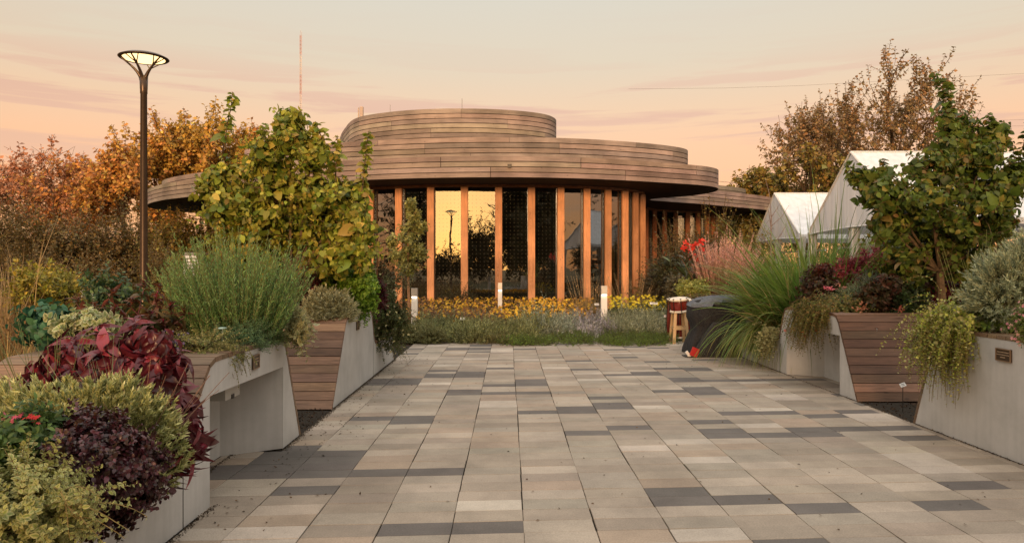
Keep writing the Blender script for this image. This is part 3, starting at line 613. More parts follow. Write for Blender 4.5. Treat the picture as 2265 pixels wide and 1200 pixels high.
# lamp post
LX, LY, LZ0 = W(318, 592, 12)
ztop = EYE+474/F*12
t = empty('street_lamp', (LX, LY, 0), 'tall bronze lamp post with a glowing shallow dish on curved arms', 'street lamp')
z0 = EYE+392/F*12
g = G(); lathe(g, [(.11, 0), (.11, .04), (.068, .06), (.064, 1.2), (.052, z0-.06), (.058, z0-.05), (.058, z0), (.06, z0+.02), (.066, z0+.22), (.0, z0+.26)], (LX, LY, 0), 20); g.build('pole', M_BRONZE, t, True)
for a0 in (200, 265, 340, 90):
    g = G(); a = R(a0); d = np.array([math.cos(a), math.sin(a), 0]); zb = z0+.16; zt_ = ztop-.095; pts = []
    for k in range(9):
        u = k/8; rr = .035+.315*u**1.7; pts.append(np.array([LX, LY, zb+(zt_-zb)*u])+d*rr)
    tubes(g, [pts], np.linspace(.032, .011, 9)[None], 6)
    for s in (-1, 1):
        dd = np.array([math.cos(a+s*.32), math.sin(a+s*.32), 0]); q = [pts[5], pts[6]+(dd-d)*.07, np.array([LX, LY, zt_])+dd*.345]; tubes(g, [q], np.array([[.012, .010, .008]]), 5)
    g.build('arm', M_BRONZE, t, True)
g = G(); lathe(g, [(.0, ztop), (.15, ztop-.006), (.30, ztop-.035), (.385, ztop-.075), (.39, ztop-.083), (.375, ztop-.095), (.335, ztop-.10), (.33, ztop-.085), (0, ztop-.08)], (LX, LY, 0), 40); g.build('dish', M_BRONZE, t, True)
g = G(); lathe(g, [(.0, ztop-.088), (.2, ztop-.09), (.325, ztop-.094)], (LX, LY, 0), 40); g.build('lens', M_LAMP, t)

def bollard(px, ptop, Y, h, wd, label, lit=True):
    x = (px-CX)/F*Y; t = empty('bollard_light', (x, Y, 0), label, 'bollard light', 'white bollard lights in the garden'); hw = wd/2
    g = G(); g.box(x-hw, x+hw, Y-hw, Y+hw, h-.21, h, (.5, .5, .5)); o = g.build('head', M_GREYM, t)
    g = G(); b = .042; z1 = h-.211
    V = [(x-hw, Y-hw, -.02), (x+hw, Y-hw, -.02), (x+hw, Y+hw, -.02), (x-hw, Y+hw, -.02), (x-hw, Y-hw, .35), (x+hw, Y-hw, .35), (x+hw, Y+hw, .35), (x-hw, Y+hw, .35), (x-hw, Y-hw+b, z1), (x+hw, Y-hw+b, z1), (x+hw, Y+hw, z1), (x-hw, Y+hw, z1)]
    g.add(V, [(0, 1, 5, 4), (1, 2, 6, 5), (2, 3, 7, 6), (3, 0, 4, 7), (4, 5, 9, 8), (5, 6, 10, 9), (6, 7, 11, 10), (7, 4, 8, 11)], c=(.5, .5, .5)); g.build('post', M_WHITE, t)
    g = G(); g.box(x-hw+.012, x+hw-.012, Y-hw+.004, Y-hw+b-.006, h-.222, h-.2115); g.build('light_strip', M_BOLL if lit else M_WHITE, t)
bollard(917, 637, 17.9, 1.14, .145, 'lit white bollard light beside the slim young tree trunk')
bollard(1336, 632, 17.7, 1.2, .145, 'lit white bollard light in the lavender, between the drums and the pavilion')
bollard(1106, 625, 21.3, 1.2, .12, 'white bollard light behind the yellow flowers, in front of a timber column')
bollard(181, 640, 14.6, 1.2, .11, 'white bollard light half hidden behind the leafy plants at far left')

# drums
M_LACQ = simple('red_lacquer', (.16, .018, .012), .18, 0, .6, .25, 6); M_SKIN = simple('drum_skin', (.74, .66, .54), .6, 0, .3, .08); M_PINE = wood('pale_pine', (12, 12, 1.5), .8, 1.1, .5, False)
def drum(name, c, axis, r, h, label, lugs, br=1.0):
    t = empty(name, c, label, 'drum'); c = np.array(c); ax = np.array(Vector(axis).normalized())
    g = G(); lathe(g, [(r*.88, -h/2+.03), (r*.92*br, -h*.2), (r*.93*br, 0), (r*.92*br, h*.2), (r*.88, h/2-.03)], c, 36, (.1, .02, .01), ax); g.build('shell', M_LACQ, t, True)
    for s in (1, -1):
        g = G(); e = c+ax*(h/2)*s; lathe(g, [(0, .012*s), (r*.80, .012*s), (r*.86, .016*s), (r*.98, .01*s), (r*1.0, -.005*s), (r*.98, -.03*s), (r*.86, -.035*s)], e, 36, (.7, .6, .5), ax); g.build('drum_head', M_SKIN, t, True)
    a = nrm(np.cross(ax, [0, 1, .2])[None])[0]; b = np.cross(ax, a)
    for k in range(lugs):
        th = 2*math.pi*k/lugs; d = a*math.cos(th)+b*math.sin(th); g = G(); tubes(g, [[c+d*r*.97+ax*(h/2), c+d*r*.97-ax*(h/2)]], .009, 5)
        for s in (-1, 1): lathe(g, [(0, .02), (.018, .016), (.018, -.004), (0, -.01)], c+d*r*.92+ax*(h/2+.012)*s, 8, axis=ax*s)
        g.build('tension_rod', M_BLACK, t)
    return t
dc = W(1502, 674, 15.8); ax = (-.10, -.10, 1)
drum('small_drum', dc, ax, .215, .27, 'small red lacquered drum tilted on top of the pale pine stand', 8)
t = empty('drum_stand', (dc[0], 15.8, 0), 'pale pine drum stand with tapered legs and a cross rail', 'drum stand')
zt_ = dc[2]-.15
for (sx, sy) in ((-1, -1), (1, -1), (-1, 1), (1, 1)):
    g = G(); p0 = np.array([dc[0]+sx*(.105), 15.8+sy*.12, zt_+.02]); p1 = np.array([dc[0]+sx*.155-.0, 15.8+sy*.19, -.0]); d = p1-p0; l = np.linalg.norm(d); d /= l; a = nrm(np.cross(d, [0, 1, 0])[None])[0]; b = np.cross(a, d)
    boxm(g, (p0+p1)/2, .062, .04, l, np.stack([a, b, d], 1), (.62, .42, .22)); g.build('leg', M_PINE, t)
for sy in (-1, 1):
    g = G(); g.box(dc[0]-.15, dc[0]+.15, 15.8+sy*.16-.015, 15.8+sy*.16+.015, .30, .37, (.62, .42, .22)); g.build('rail', M_PINE, t)
for sx in (-1, 1):
    g = G(); g.box(dc[0]+sx*.13-.015, dc[0]+sx*.13+.015, 15.66, 15.94, .31, .365, (.60, .40, .21)); g.build('rail', M_PINE, t)
bc = W(1503, 718, 16.45); bc = (bc[0], 16.45, .50)
drum('large_drum', bc, (.02, -.05, 1), .30, .86, 'large red lacquered barrel drum standing behind the pine stand', 10, 1.05)

# covered drum set
CC = (3.98, 14.0)
t = empty('covered_drum', (CC[0], CC[1], 0), 'large drum on a stand hidden under black cloth with a grey top cloth', 'covered drum')
def drape(levels, n, fold, seed, c, thick=0):
    r0 = np.random.default_rng(seed); ph = r0.random(6)*6.28; V = []
    for li, (z, rx, ry, ox, oy, fa) in enumerate(levels):
        for j in range(n):
            th = 2*math.pi*j/n; f = 1+fa*(.6*math.sin(fold*th+ph[0]+z*1.2)+.3*math.sin((fold*2+1)*th+ph[1])+.25*math.sin(3*th+ph[2]))
            sx = math.copysign(abs(math.cos(th))**.75, math.cos(th)); sy = math.copysign(abs(math.sin(th))**.75, math.sin(th))
            V.append((c[0]+ox+rx*f*sx, c[1]+oy+ry*f*sy, z+.012*math.sin(5*th+ph[3])))
    q = [(a*n+b, a*n+(b+1) % n, (a+1)*n+(b+1) % n, (a+1)*n+b) for a in range(len(levels)-1) for b in range(n)]
    return V, q
M_CLOTH = simple('black_cloth', (.026, .026, .028), .85, 0, .25, .35, 30, .4); M_GCLOTH = simple('grey_cloth', (.12, .13, .15), .85, 0, .2, .2, 30, .4)
g = G(); V, q = drape([(.012, .60, .50, .06, 0, .09), (.10, .59, .49, .06, 0, .09), (.28, .55, .46, .07, 0, .08), (.47, .50, .43, .09, 0, .06), (.58, .51, .44, .07, 0, .05), (.70, .54, .46, .04, 0, .035), (.88, .53, .46, .04, 0, .025), (.99, .50, .43, .08, 0, .015), (1.045, .40, .36, .10, 0, .01), (1.06, .2, .2, .1, 0, .0), (1.062, .01, .01, .1, 0, 0)], 72, 9, 3, CC); g.add(V, q, c=(.02, .02, .02)); g.build('lower_cloth', M_CLOTH, t, True)
g = G(); V, q = drape([(.84, .545, .475, .035, 0, .025), (.90, .543, .473, .042, 0, .025), (.99, .515, .445, .08, 0, .015), (1.055, .41, .37, .10, 0, .01), (1.075, .22, .22, .1, 0, 0), (1.08, .01, .01, .1, 0, 0)], 72, 7, 8, CC)
V = [(x, y, z+(.16 if z < .9 and x > CC[0]-.15 else (.06 if z < .9 else 0))+max(0, (x-CC[0]+.3))*.05*(z > .9)) for x, y, z in V]; g.add(V, q, c=(.2, .2, .2)); g.build('top_cloth', M_GCLOTH, t, True)
g = G(); fx, fy = CC[0]-.12, CC[1]-.60
V, q = drape([(.012, .46, .13, 0, 0, .10), (.2, .40, .12, .06, 0, .08), (.42, .33, .11, .12, .0, .05), (.60, .27, .10, .17, .0, .02), (.62, .25, .09, .17, 0, .0), (.622, .01, .01, .17, 0, 0)], 60, 7, 5, (fx, fy)); g.add(V, q, c=(.02, .02, .02)); g.build('front_cloth', simple('black_felt', (.038, .037, .037), .95, 0, .15, .3, 40, .4), t, True)
g = G(); c = W(1540, 768, 13.2); boxm(g, (c[0]-.02, 13.24, .10), .13, .05, .16, np.array(Matrix.Rotation(.4, 3, 'Y')), (.45, .01, .01)); g.build('red_pad', simple('red_pad', (.42, .012, .01), .7), t)
g = G(); boxm(g, (c[0]-.13, 13.28, .06), .05, .03, .12, np.array(Matrix.Rotation(-.6, 3, 'Y')), (.7, .7, .7)); g.build('white_foot', M_WHITE, t)
g = G(); g.box(3.25, 4.75, 13.25, 13.55, .004, .016); g.build('base_mat', M_BLACK, t)

# plant labels
def label_stake(px, py, Y, h, wd, hh, label, name='plant_label', tiltx=-25, lines=2):
    x, y, z = W(px, py, Y); t = empty(name, (x, y, z-h), label, 'plant label', 'plant labels in the beds'); g = G(); tubes(g, [[(x, y, z-h), (x, y, z)]], .004, 5); g.build('stake', M_BLACK, t)
    rot = np.array(Matrix.Rotation(R(tiltx), 3, 'X')) if name != 'sign' else np.array((Matrix.Rotation(R(-30), 3, 'X') @ Matrix.Rotation(R(-18), 3, 'Y')))
    g = G(); boxm(g, (x, y, z+hh*.3), wd, .004, hh, rot, (.6, .6, .58)); g.build('plate', M_WHITE, t)
    g = G()
    for k in range(lines):
        c = np.array([x, y, z+hh*.3])+rot @ np.array([0, -.0035, hh*(.2-.35*k)]); boxm(g, c, wd*(.7-.2*k), .001, hh*.1, rot)
    g.build('lettering', M_BLACK, t)
label_stake(1997, 853, 8.3, .36, .07, .045, 'small white card on a black stake in the mulch between the right planters', 'sign')
label_stake(1023, 706, 17.0, .42, .12, .06, 'white plant label in front of the pink grasses')
label_stake(1231, 732, 16.5, .2, .12, .06, 'white plant label in the grey lavender left of the lit bollard')
label_stake(1320, 674, 20.0, .4, .12, .06, 'white plant label below the tan feather grass, left of the lit bollard')
label_stake(1446, 672, 19.0, .4, .2, .06, 'wide white plant label among the yellow daisies beside the drums')
label_stake(1472, 700, 16.6, .3, .07, .05, 'tiny white plant label right next to the large drum')

# far mast, cables
mx, my, mz = W(665, 80, 260); t = empty('radio_mast', (mx, my, 0), 'tall thin red and white radio mast far behind the pavilion', 'radio mast')
H = EYE+(592-78)/F*260; g = G(); nb = 12
for k in range(nb):
    z0_, z1_ = H*k/nb, H*(k+1)/nb; c = (.50, .22, .15) if k % 2 else (.62, .50, .42)
    for a in (0, 2.094, 4.189):
        x, y = mx+.36*math.cos(a), my+.36*math.sin(a); tubes(g, [[(x, y, z0_), (x, y, z1_)]], .06, 4, c)
        for q in range(5):
            za = z0_+(z1_-z0_)*q/5; zb = z0_+(z1_-z0_)*(q+1)/5; x2, y2 = mx+.36*math.cos(a+2.094), my+.36*math.sin(a+2.094); tubes(g, [[(x, y, za), (x2, y2, zb)]], .03, 3, c)
g.build('lattice', M_ATTR, t)
g = G(); tubes(g, [[(mx, my, H), (mx, my, H+1.8)]], .05, 4, (.5, .4, .35)); tubes(g, [[(mx+.4, my, H-2), (mx+.4, my, H+1.2)]], .05, 4, (.5, .4, .35)); g.build('antenna', M_ATTR, t)
def cable(pts, Y, r, label):
    P = [np.array(W(px, py, Y)) for px, py in pts]; n = 24; out = []
    for k in range(n+1):
        u = k/n*(len(P)-1); i = min(int(u), len(P)-2); f = u-i; out.append(P[i]*(1-f)+P[i+1]*f)
    g = G(); tubes(g, [out], r, 4, (.12, .09, .08)); tag(g.build('power_line', M_ATTR), label, 'power line', 'thin cables across the sky')
cable([(1390, 197), (1600, 195), (1760, 190), (2130, 170), (2400, 155)], 90, .012, 'highest thin cable crossing the sky behind the tall bare tree')
cable([(2120, 268), (2400, 262)], 90, .012, 'upper of the close cables at the right edge of the sky')
cable([(2120, 281), (2400, 276)], 90, .012, 'middle one of the close cables at the right edge of the sky')
cable([(2120, 322), (2400, 318)], 90, .012, 'lowest cable at the right edge just above the tent roof')
cable([(1560, 398), (1760, 418)], 90, .025, 'short cable low in the sky beside the right roof lobe')

# white car and slatted cabinet glimpsed through the hedge
t = empty('parked_car', (-21.5, 41, 0), 'white parked car glimpsed through the hedge beside the lamp post', 'car')
g = G(); cx, cy = -21.6, 41.0; prof = [(-2.2, .35), (-2.25, .75), (-2.0, .95), (-1.2, 1.02), (-.6, 1.45), (.8, 1.5), (1.5, 1.1), (2.1, 1.0), (2.2, .6), (2.15, .35)]
n = len(prof); V = [(cx+x, cy+s*(.85 if z < 1.1 else .65), z) for s in (-1, 1) for x, z in prof]; g.add(V, [(i, i+1, n+i+1, n+i) for i in range(n-1)], None, (.7, .7, .68))
for s in (0, 1):
    b = s*n; g.add([V[b+i] for i in range(n)], [(0, 1, 8, 9), (1, 2, 7, 8), (2, 3, 6, 7), (3, 4, 5, 6)], None, (.7, .7, .68))
g.build('body', M_WHITE, t)
for s in (-1, 1):
    g = G(); g.add([(cx-.95, cy+s*.80, 1.03), (cx+1.3, cy+s*.80, 1.08), (cx+.75, cy+s*.69, 1.42), (cx-.5, cy+s*.69, 1.40)], [(0, 1, 2, 3)]); g.build('window', M_BLACK, t)
for x in (-1.4, 1.4):
    for s in (-1, 1): g = G(); lathe(g, [(0, -.1), (.2, -.1), (.32, -.09), (.32, .09), (.2, .1), (0, .1)], (cx+x, cy+s*.82, .32), 20, axis=(0, 1, 0)); g.build('wheel', M_BLACK, t)
x, y, z = W(428, 578, 30); t = empty('louvred_cabinet', (x, y, 0), 'white louvred cabinet half hidden behind the rosemary and hedge', 'cabinet')
g = G(); g.box(x-.38, x+.38, y, y+.5, 0, 2.28); g.build('case', simple('cabinet_dark', (.2, .2, .2), .6), t)
for k in range(12): g = G(); zz = .5+k*.14; g.add([(x-.40, y-.05, zz), (x+.40, y-.05, zz), (x+.40, y-.01, zz+.10), (x-.40, y-.01, zz+.10)], [(0, 1, 2, 3)]); g.build('louvre', M_WHITE, t)

# ------------------------------------------------------------------ plant builders
def plant(name, label, cat, loc, group=None): return empty(name, loc, label, cat, group)
def bush(t, c, rad, n, per, tpl, ln, wd, cols, grav=.3, ang=50, core=.25, m=None, stemcol=(.10, .07, .04), up=.35, droop=.1, sr=.004, bend=.1, edge=None, wts=None, jit=.22, wig=.18, lj=.18, segs=4, flower=None, name='foliage', t0=.35, hemi=True, tipsmall=.35, szj=.2):
    """shoots radiating from a core out to an uneven ellipsoid"""
    c = np.array(c, float); rad = np.array(rad, float)
    d = rsphere(n*2); d = d[d[:, 2] > (-.35 if hemi else -1)][:n]; n = len(d)
    cr_ = core*rng.random((n, 1))**(.5 if core > .5 else 1); b = c+d*rad*cr_
    lob = 1+.16*np.sin(d[:, 0]*4.1+c[0]*9)+.14*np.sin(d[:, 1]*5.3+d[:, 2]*3.7+c[1]*5)+rng.normal(0, lj, n)
    L_ = np.linalg.norm(d*rad, axis=1)*np.maximum(np.clip(lob, .45, 1.5)-cr_[:, 0], .16)
    dd = nrm(d*rad+np.array([0, 0, up*rad[2]]))
    P, D = shoots(b, dd, L_, grav, segs, wig)
    g = G(); leaf_on(g, P, D, per, tpl, ln, wd, cols, ang, droop, t0, jit, edge, wts, bend, szj, tipsmall); g.build(name, m or M_LEAF, t)
    if sr: g = G(); stems(g, P, sr, sr*.4, stemcol); g.build('stems', M_BARK, t)
    if flower:
        k, tp, sz, fc, pname = flower; i = rng.choice(n, min(k, n), replace=False); pos = P[i, -1]+D[i, -1]*sz*.2; m_ = len(i)
        g = G(); A = rng.normal(size=(m_, 3)); inst(g, tp, pos, A, nrm(D[i, -1]+np.array([0, -.5, .4])), sz*np.exp(rng.normal(0, .15, m_)), sz, pal(fc, m_, .12)); g.build(pname, M_LEAF, t)
    return P, D
def spikes(t, c, rx, ry, n, h, per, ln, wd, cols, lean=.5, grav=.1, ang=28, segs=6, wig=.08, stemcol=(.14, .13, .06), sr=.003, m=None, name='foliage', hj=.18, tpl=NEED, t0=.12, wts=None, lobed=.0):
    c = np.array(c, float); r_ = np.sqrt(rng.random(n)); a = rng.random(n)*6.28; ox, oy = r_*np.cos(a), r_*np.sin(a)
    b = c+np.stack([ox*rx*.55, oy*ry*.55, np.zeros(n)], 1)
    d = np.stack([ox*lean, oy*lean, np.ones(n)], 1)+rng.normal(0, .08, (n, 3))
    L_ = h*(1-.28*r_**2)*np.exp(rng.normal(0, hj, n)*.8)*(1+lobed*np.sin(a*3+c[0]))
    P, D = shoots(b, d, L_, grav, segs, wig); g = G(); leaf_on(g, P, D, per, tpl, ln, wd, cols, ang, 0, t0, .2, None, wts, .05, .15, .35); g.build(name, m or M_LEAF, t)
    if sr: g = G(); stems(g, P, sr, sr*.5, stemcol); g.build('stems', M_BARK, t)
    return P, D
def blades(g, b, d, L_, grav, wd, cb, ct, segs=7, wig=.06, jit=.2):
    P, D = shoots(b, d, L_, grav, segs, wig+.08); n, K, _ = P.shape
    sd_ = nrm(np.cross(D, np.array([0, 0, 1.0])+rng.normal(0, .35, (n, 1, 3)))); u = np.linspace(0, 1, K); wdt = wd*np.exp(rng.normal(0, .2, (n, 1)))*(np.sin(np.pi*np.clip(u*.85+.12, 0, 1))**.6)[None]*(1-u[None]**4)
    A = P-sd_*wdt[..., None]/2; B = P+sd_*wdt[..., None]/2; V = np.stack([A, B], 2).reshape(n, K*2, 3)
    i = np.arange(n)[:, None]*K*2; k = np.arange(K-1)[None]*2; q = np.stack([i+k, i+k+1, i+k+3, i+k+2], -1).reshape(-1, 4)
    c0 = pal(cb, n, jit)[:, None]; c1 = pal(ct, n, jit)[:, None]; C = c0*(1-u[None, :, None])+c1*u[None, :, None]; g.add(V.reshape(-1, 3), q, c=np.repeat(C, 2, 1).reshape(-1, 3)); return P, D
def tuft(t, c, r0, n, h, lean, grav, wd, cb, ct, name='blades', m=None, segs=7, hj=.2, bias=(0, 0)):
    a = rng.random(n)*6.28; r_ = np.sqrt(rng.random(n)); b = np.array(c)+np.stack([np.cos(a)*r_*r0, np.sin(a)*r_*r0, np.zeros(n)], 1)
    d = np.stack([np.cos(a)*r_*lean+bias[0], np.sin(a)*r_*lean+bias[1], np.ones(n)], 1)+rng.normal(0, .1, (n, 3)); g = G(); P, D = blades(g, b, d, h*np.exp(rng.normal(0, hj, n)), grav, wd, cb, ct, segs); g.build(name, m or M_LEAF, t); return P, D
def plumes(t, c, r0, n, h, lean, grav, cols, pl=.3, pw=.02, stemcol=(.35, .26, .14), name='plumes', per=26, hl=.02, bias=(0, 0)):
    a = rng.random(n)*6.28; r_ = np.sqrt(rng.random(n)); b = np.array(c)+np.stack([np.cos(a)*r_*r0, np.sin(a)*r_*r0, np.zeros(n)], 1)
    d = np.stack([np.cos(a)*r_*lean+bias[0], np.sin(a)*r_*lean+bias[1], np.ones(n)], 1)+rng.normal(0, .07, (n, 3)); P, D = shoots(b, d, h*np.exp(rng.normal(0, .12, n)), grav, 7, .05)
    g = G(); tubes(g, P, np.linspace(.003, .0015, 8)[None], 3, stemcol); g.build('stalks', M_DRY, t)
    g = G(); leaf_on(g, P, D, per, NEED, hl, hl*(.18 if hl < .04 else .26), cols, 24, 0, 1-pl, .2, tipsmall=.6); g.build(name, M_DRY, t)
def trail(t, starts, out, n, Lmin, Lmax, per, tpl, ln, wd, cols, edge=None, stemcol=(.16, .12, .05), m=None, name='foliage', grav=3.2, ang=65, flower=None, sr=.0025, wig=.2, wts=None, jit=.22):
    """strands that creep outward then hang"""
    s = np.array(starts, float); i = rng.random(n)*(len(s)-1); k = i.astype(int); f = (i-k)[:, None]; b = s[k]*(1-f)+s[np.minimum(k+1, len(s)-1)]*f+rng.normal(0, .03, (n, 3))
    d = np.array(out, float)+rng.normal(0, .3, (n, 3)); P, D = shoots(b, d, Lmin+(Lmax-Lmin)*rng.random(n)**1.4, grav, 8, wig); g = G(); leaf_on(g, P, D, per, tpl, ln, wd, cols, ang, .15, .0, jit, edge, wts); g.build(name, m or M_LEAF, t)
    if sr: g = G(); stems(g, P, sr, sr*.6, stemcol); g.build('stems', M_BARK, t)
    if flower:
        kf, tp, sz, fc, pn = flower; j = rng.integers(0, n, kf); q = rng.integers(3, 9, kf); pos = P[j, q]+rng.normal(0, .015, (kf, 3)); pos[:, 1] -= .02; g = G(); inst(g, tp, pos, rng.normal(size=(kf, 3)), np.tile([[-.2, -1, .4]], (kf, 1))+rng.normal(0, .3, (kf, 3)), sz, sz, pal(fc, kf, .1)); g.build(pn, M_LEAF, t)

# branching trees
def grow(base, d0, L0, r0, levels, kids, spread, ratio, up=.1, wig=.16, lenj=.2, first=.45):
    P, D = shoots(np.array([base], float), np.array([d0], float), np.array([L0]), -up, 5, wig*.5); rr = np.array([r0]); out = [(P, np.linspace(1, .62, 6)[None]*rr[:, None], 0)]; lv = [(P, D)]
    for l in range(1, levels+1):
        k = kids[l-1] if isinstance(kids, (list, tuple)) else kids; n = len(P)
        t = np.concatenate([np.ones((n, 1))*.999, first+(1-first)*rng.random((n, k-1))], 1); x = t*5; i = x.astype(int); f = (x-i)[..., None]; r_ = np.arange(n)[:, None]
        b = (P[r_, i]*(1-f)+P[r_, i+1]*f).reshape(-1, 3); ax = D[r_, i].reshape(-1, 3); az = rng.random(n*k)*6.28
        upv = np.where(np.abs(ax[:, 2:3]) > .9, np.array([1., 0, 0]), np.array([0, 0, 1.])); a_ = nrm(np.cross(ax, upv)); b_ = np.cross(ax, a_); an = R(spread)*(.5+rng.random(n*k)*.9); an = np.where(np.tile(np.arange(k) == 0, n), an*.55, an)
        d = ax*np.cos(an)[:, None]+(a_*np.cos(az)[:, None]+b_*np.sin(az)[:, None])*np.sin(an)[:, None]+np.array([0, 0, up])
        L_ = L0*ratio**l*np.exp(rng.normal(0, lenj, n*k)); pr = np.repeat(rr, k)*(.68-.18*(t.reshape(-1) < .99)); P, D = shoots(b, d, L_, -up*.5, 5, wig); rr = pr
        out.append((P, np.linspace(1, .55, 6)[None]*rr[:, None], l)); lv.append((P, D))
    return out, lv
def tree(name, label, base, h, wx, wy, levels=5, kids=3, spread=38, ratio=.72, trunk=.25, r0=.2, leaf=.2, per=6, cols=None, group=None, tpl=LEAF4, barkc=(.10, .065, .04), up=.12, wts=None, jit=.25, m=None, prune=0, last=2, ang=60, lw=.7, droop=.25, lean=0, wig=.16, cut=None):
    t = empty(name, base, label, 'tree', group)
    out, lv = grow((0, 0, 0), (lean, 0, 1), trunk*3, r0*10, levels, kids, spread, ratio, up, wig)
    allp = np.concatenate([p.reshape(-1, 3) for p, _, _ in out]); lo = np.percentile(allp, 1.0, 0); hi = np.percentile(allp, 99.2, 0); hi[2] = np.percentile(allp[:, 2], 99.93); mid = (lo+hi)/2
    k = np.array([wx/(hi[0]-lo[0]), wy/(hi[1]-lo[1]), h/hi[2]])
    def tf(P): Q = P.copy(); z = np.clip(P[..., 2:3]/hi[2]*3, 0, 1); Q[..., 0:1] -= mid[0]*z; Q[..., 1:2] -= mid[1]*z; return Q*k+np.array(base)
    g = G()
    for P, r_, l in out:
        rr = np.maximum(r_*.1*(1 if l < 4 else .9), .006 if h < 6 else .012)
        tubes(g, tf(P), rr, 6 if l < 2 else (4 if l < 4 else 3), barkc)
    g.build('trunk', M_BARK, t)
    g = G()
    for P, D in lv[-last:]:
        Q = tf(P)
        if prune: keep = rng.random(len(Q)) > prune; Q, D = Q[keep], D[keep]
        leaf_on(g, Q, D, per, tpl, leaf, leaf*lw, cols, ang, droop, .15, jit, None, wts, .1, .25, .2, .7)
    g.build('crown', m or M_LEAF, t)
    return t
def blobtree(name, label, trunkbase, trunktop, r0, blobs, Y, cols, leaf, wts=None, dens=1.0, leaders=(), wood_=(.13, .09, .055), depth=.85, per=12, name2='tree'):
    """crown given as clusters of leafy shoots carried by limbs; blobs are (px, py, rx, ry) at distance Y"""
    t = empty(name, trunkbase, label, 'tree'); g = G(); gt = G(); tb, tt = np.array(trunkbase, float), np.array(trunktop, float)
    k = np.linspace(0, 1, 7)[:, None]; tr = tb*(1-k)+tt*k+np.sin(k*5)*np.array([.015, .01, 0]); tubes(gt, [tr], np.linspace(r0, r0*.8, 7)[None], 10, wood_)
    allb = []
    for (px, py, rx, ry) in blobs:
        yy = Y+rng.normal(0, 1)*rx/F*Y*.5; c = np.array(W(px, py, yy)); rx_, rz_ = rx/F*Y, ry/F*Y; ry_ = (rx_+rz_)/2*depth; allb.append((c, rx_, rz_))
        u = np.linspace(0, 1, 8)[:, None]; mid = (tt+c)/2+np.array([0, 0, -.15*np.linalg.norm(c-tt)])*.5+rng.normal(0, .03, 3); lm = (1-u)**2*tt+2*u*(1-u)*mid+u*u*c; tubes(gt, [lm], np.linspace(r0*.42, r0*.10, 8)[None], 6, wood_)
        n = int(dens*(20+rx*ry*.0085)); d = rsphere(n); b = c+d*np.array([rx_, ry_, rz_])*.22; L_ = np.linalg.norm(d*np.array([rx_, ry_, rz_]), axis=1)*(.5+.85*rng.random(n)**1.3)
        P, D = shoots(b, d+np.array([0, 0, .25]), L_, .3, 5, .3); leaf_on(g, P, D, per, OVATE, leaf, leaf*.68, cols, 62, .5, .12, .3, None, wts, .28, .32, .45, .7)
        tubes(gt, P, np.linspace(.006, .003, 6)[None], 3, wood_)
    for pts, ls in leaders:
        P = np.array([W(px, py, Y) for px, py in pts]); u = np.linspace(0, 1, 6)*(len(P)-1); i = np.minimum(u.astype(int), len(P)-2); f = (u-i)[:, None]; Q = P[i]*(1-f)+P[i+1]*f; D = nrm(np.gradient(Q, axis=0))
        tubes(gt, [Q], np.linspace(.010, .004, 6)[None], 4, wood_); leaf_on(g, np.repeat(Q[None], 5, 0), np.repeat(D[None], 5, 0), int(ls*1.4), OVATE, leaf*1.1, leaf*.78, cols, 60, .5, .15, .2, None, wts, .25, .25, .4, .5)
    gt.build('trunk', M_BARK, t); g.build('crown', M_CROWN, t); return t

# ------------------------------------------------------------------ background trees and hedges
ORG = [(.58, .26, .06), (.64, .34, .07), (.48, .20, .06), (.36, .17, .06), (.55, .38, .08)]
PNK = [(.58, .26, .13), (.62, .32, .18), (.46, .19, .09), (.36, .16, .08)]
YEL = [(.60, .36, .06), (.66, .42, .08), (.46, .28, .05), (.30, .22, .05)]
BT = 'autumn trees beyond the garden'
def btree(label, px, ptop, Y, wpx, cols, **kw):
    x = (px-CX)/F*Y; h = EYE+(HY-ptop)/F*Y; kw.setdefault('r0', .22); return tree('autumn_tree', label, (x, Y, -.06), h, wpx/F*Y, wpx/F*Y*.8, cols=cols, group=BT, **kw)
btree('pinkish autumn tree with open branches at the far left edge', 45, 300, 62, 300, PNK, levels=5, kids=4, leaf=.30, per=6, trunk=.28, prune=.25)
btree('reddish autumn tree standing right of the far left edge tree', 185, 335, 58, 250, PNK+ORG, levels=5, kids=4, leaf=.30, per=6, trunk=.28, prune=.15)
btree('low rust orange tree just left of the lamp post', 285, 320, 55, 200, ORG, levels=5, kids=4, leaf=.32, per=6)
btree('tall golden orange tree right behind the lamp post', 370, 240, 60, 240, YEL+ORG, levels=5, kids=4, leaf=.32, per=7)
btree('golden tree behind the left roof lobe', 470, 232, 62, 220, YEL, levels=5, kids=4, leaf=.32, per=7)
btree('rusty orange tree top showing left of the leafy planter tree', 545, 268, 66, 160, ORG, levels=5, kids=4, leaf=.42, per=5)
OLV = [(.20, .18, .04), (.28, .22, .05), (.15, .15, .035), (.34, .22, .05)]
btree('tall sparse tree with bare branches behind the white tents', 1905, 132, 46, 400, [(.28, .19, .08), (.22, .17, .07), (.36, .20, .09)], levels=6, kids=[6, 4, 3, 3, 3, 2], leaf=.19, per=12, trunk=.2, spread=40, ratio=.78, prune=.1, last=3, r0=.3, up=.10)
btree('bushy olive tree left of the tall sparse tree', 1790, 325, 42, 190, OLV+[(.26, .14, .05)], levels=5, kids=4, leaf=.24, per=7)
btree('rounded olive tree between the right roof lobe and the tents', 1690, 365, 44, 150, OLV, levels=5, kids=4, leaf=.24, per=7)
btree('golden green tree behind the end of the right roof lobe', 1640, 430, 48, 140, OLV+YEL[:1], levels=5, kids=4, leaf=.26, per=6)
btree('dark bushy tree behind the large tent roof', 1880, 345, 40, 180, OLV, levels=5, kids=4, leaf=.24, per=7)
btree('low olive tree at the far right behind the tents', 2190, 360, 48, 260, OLV, levels=5, kids=4, leaf=.26, per=6)

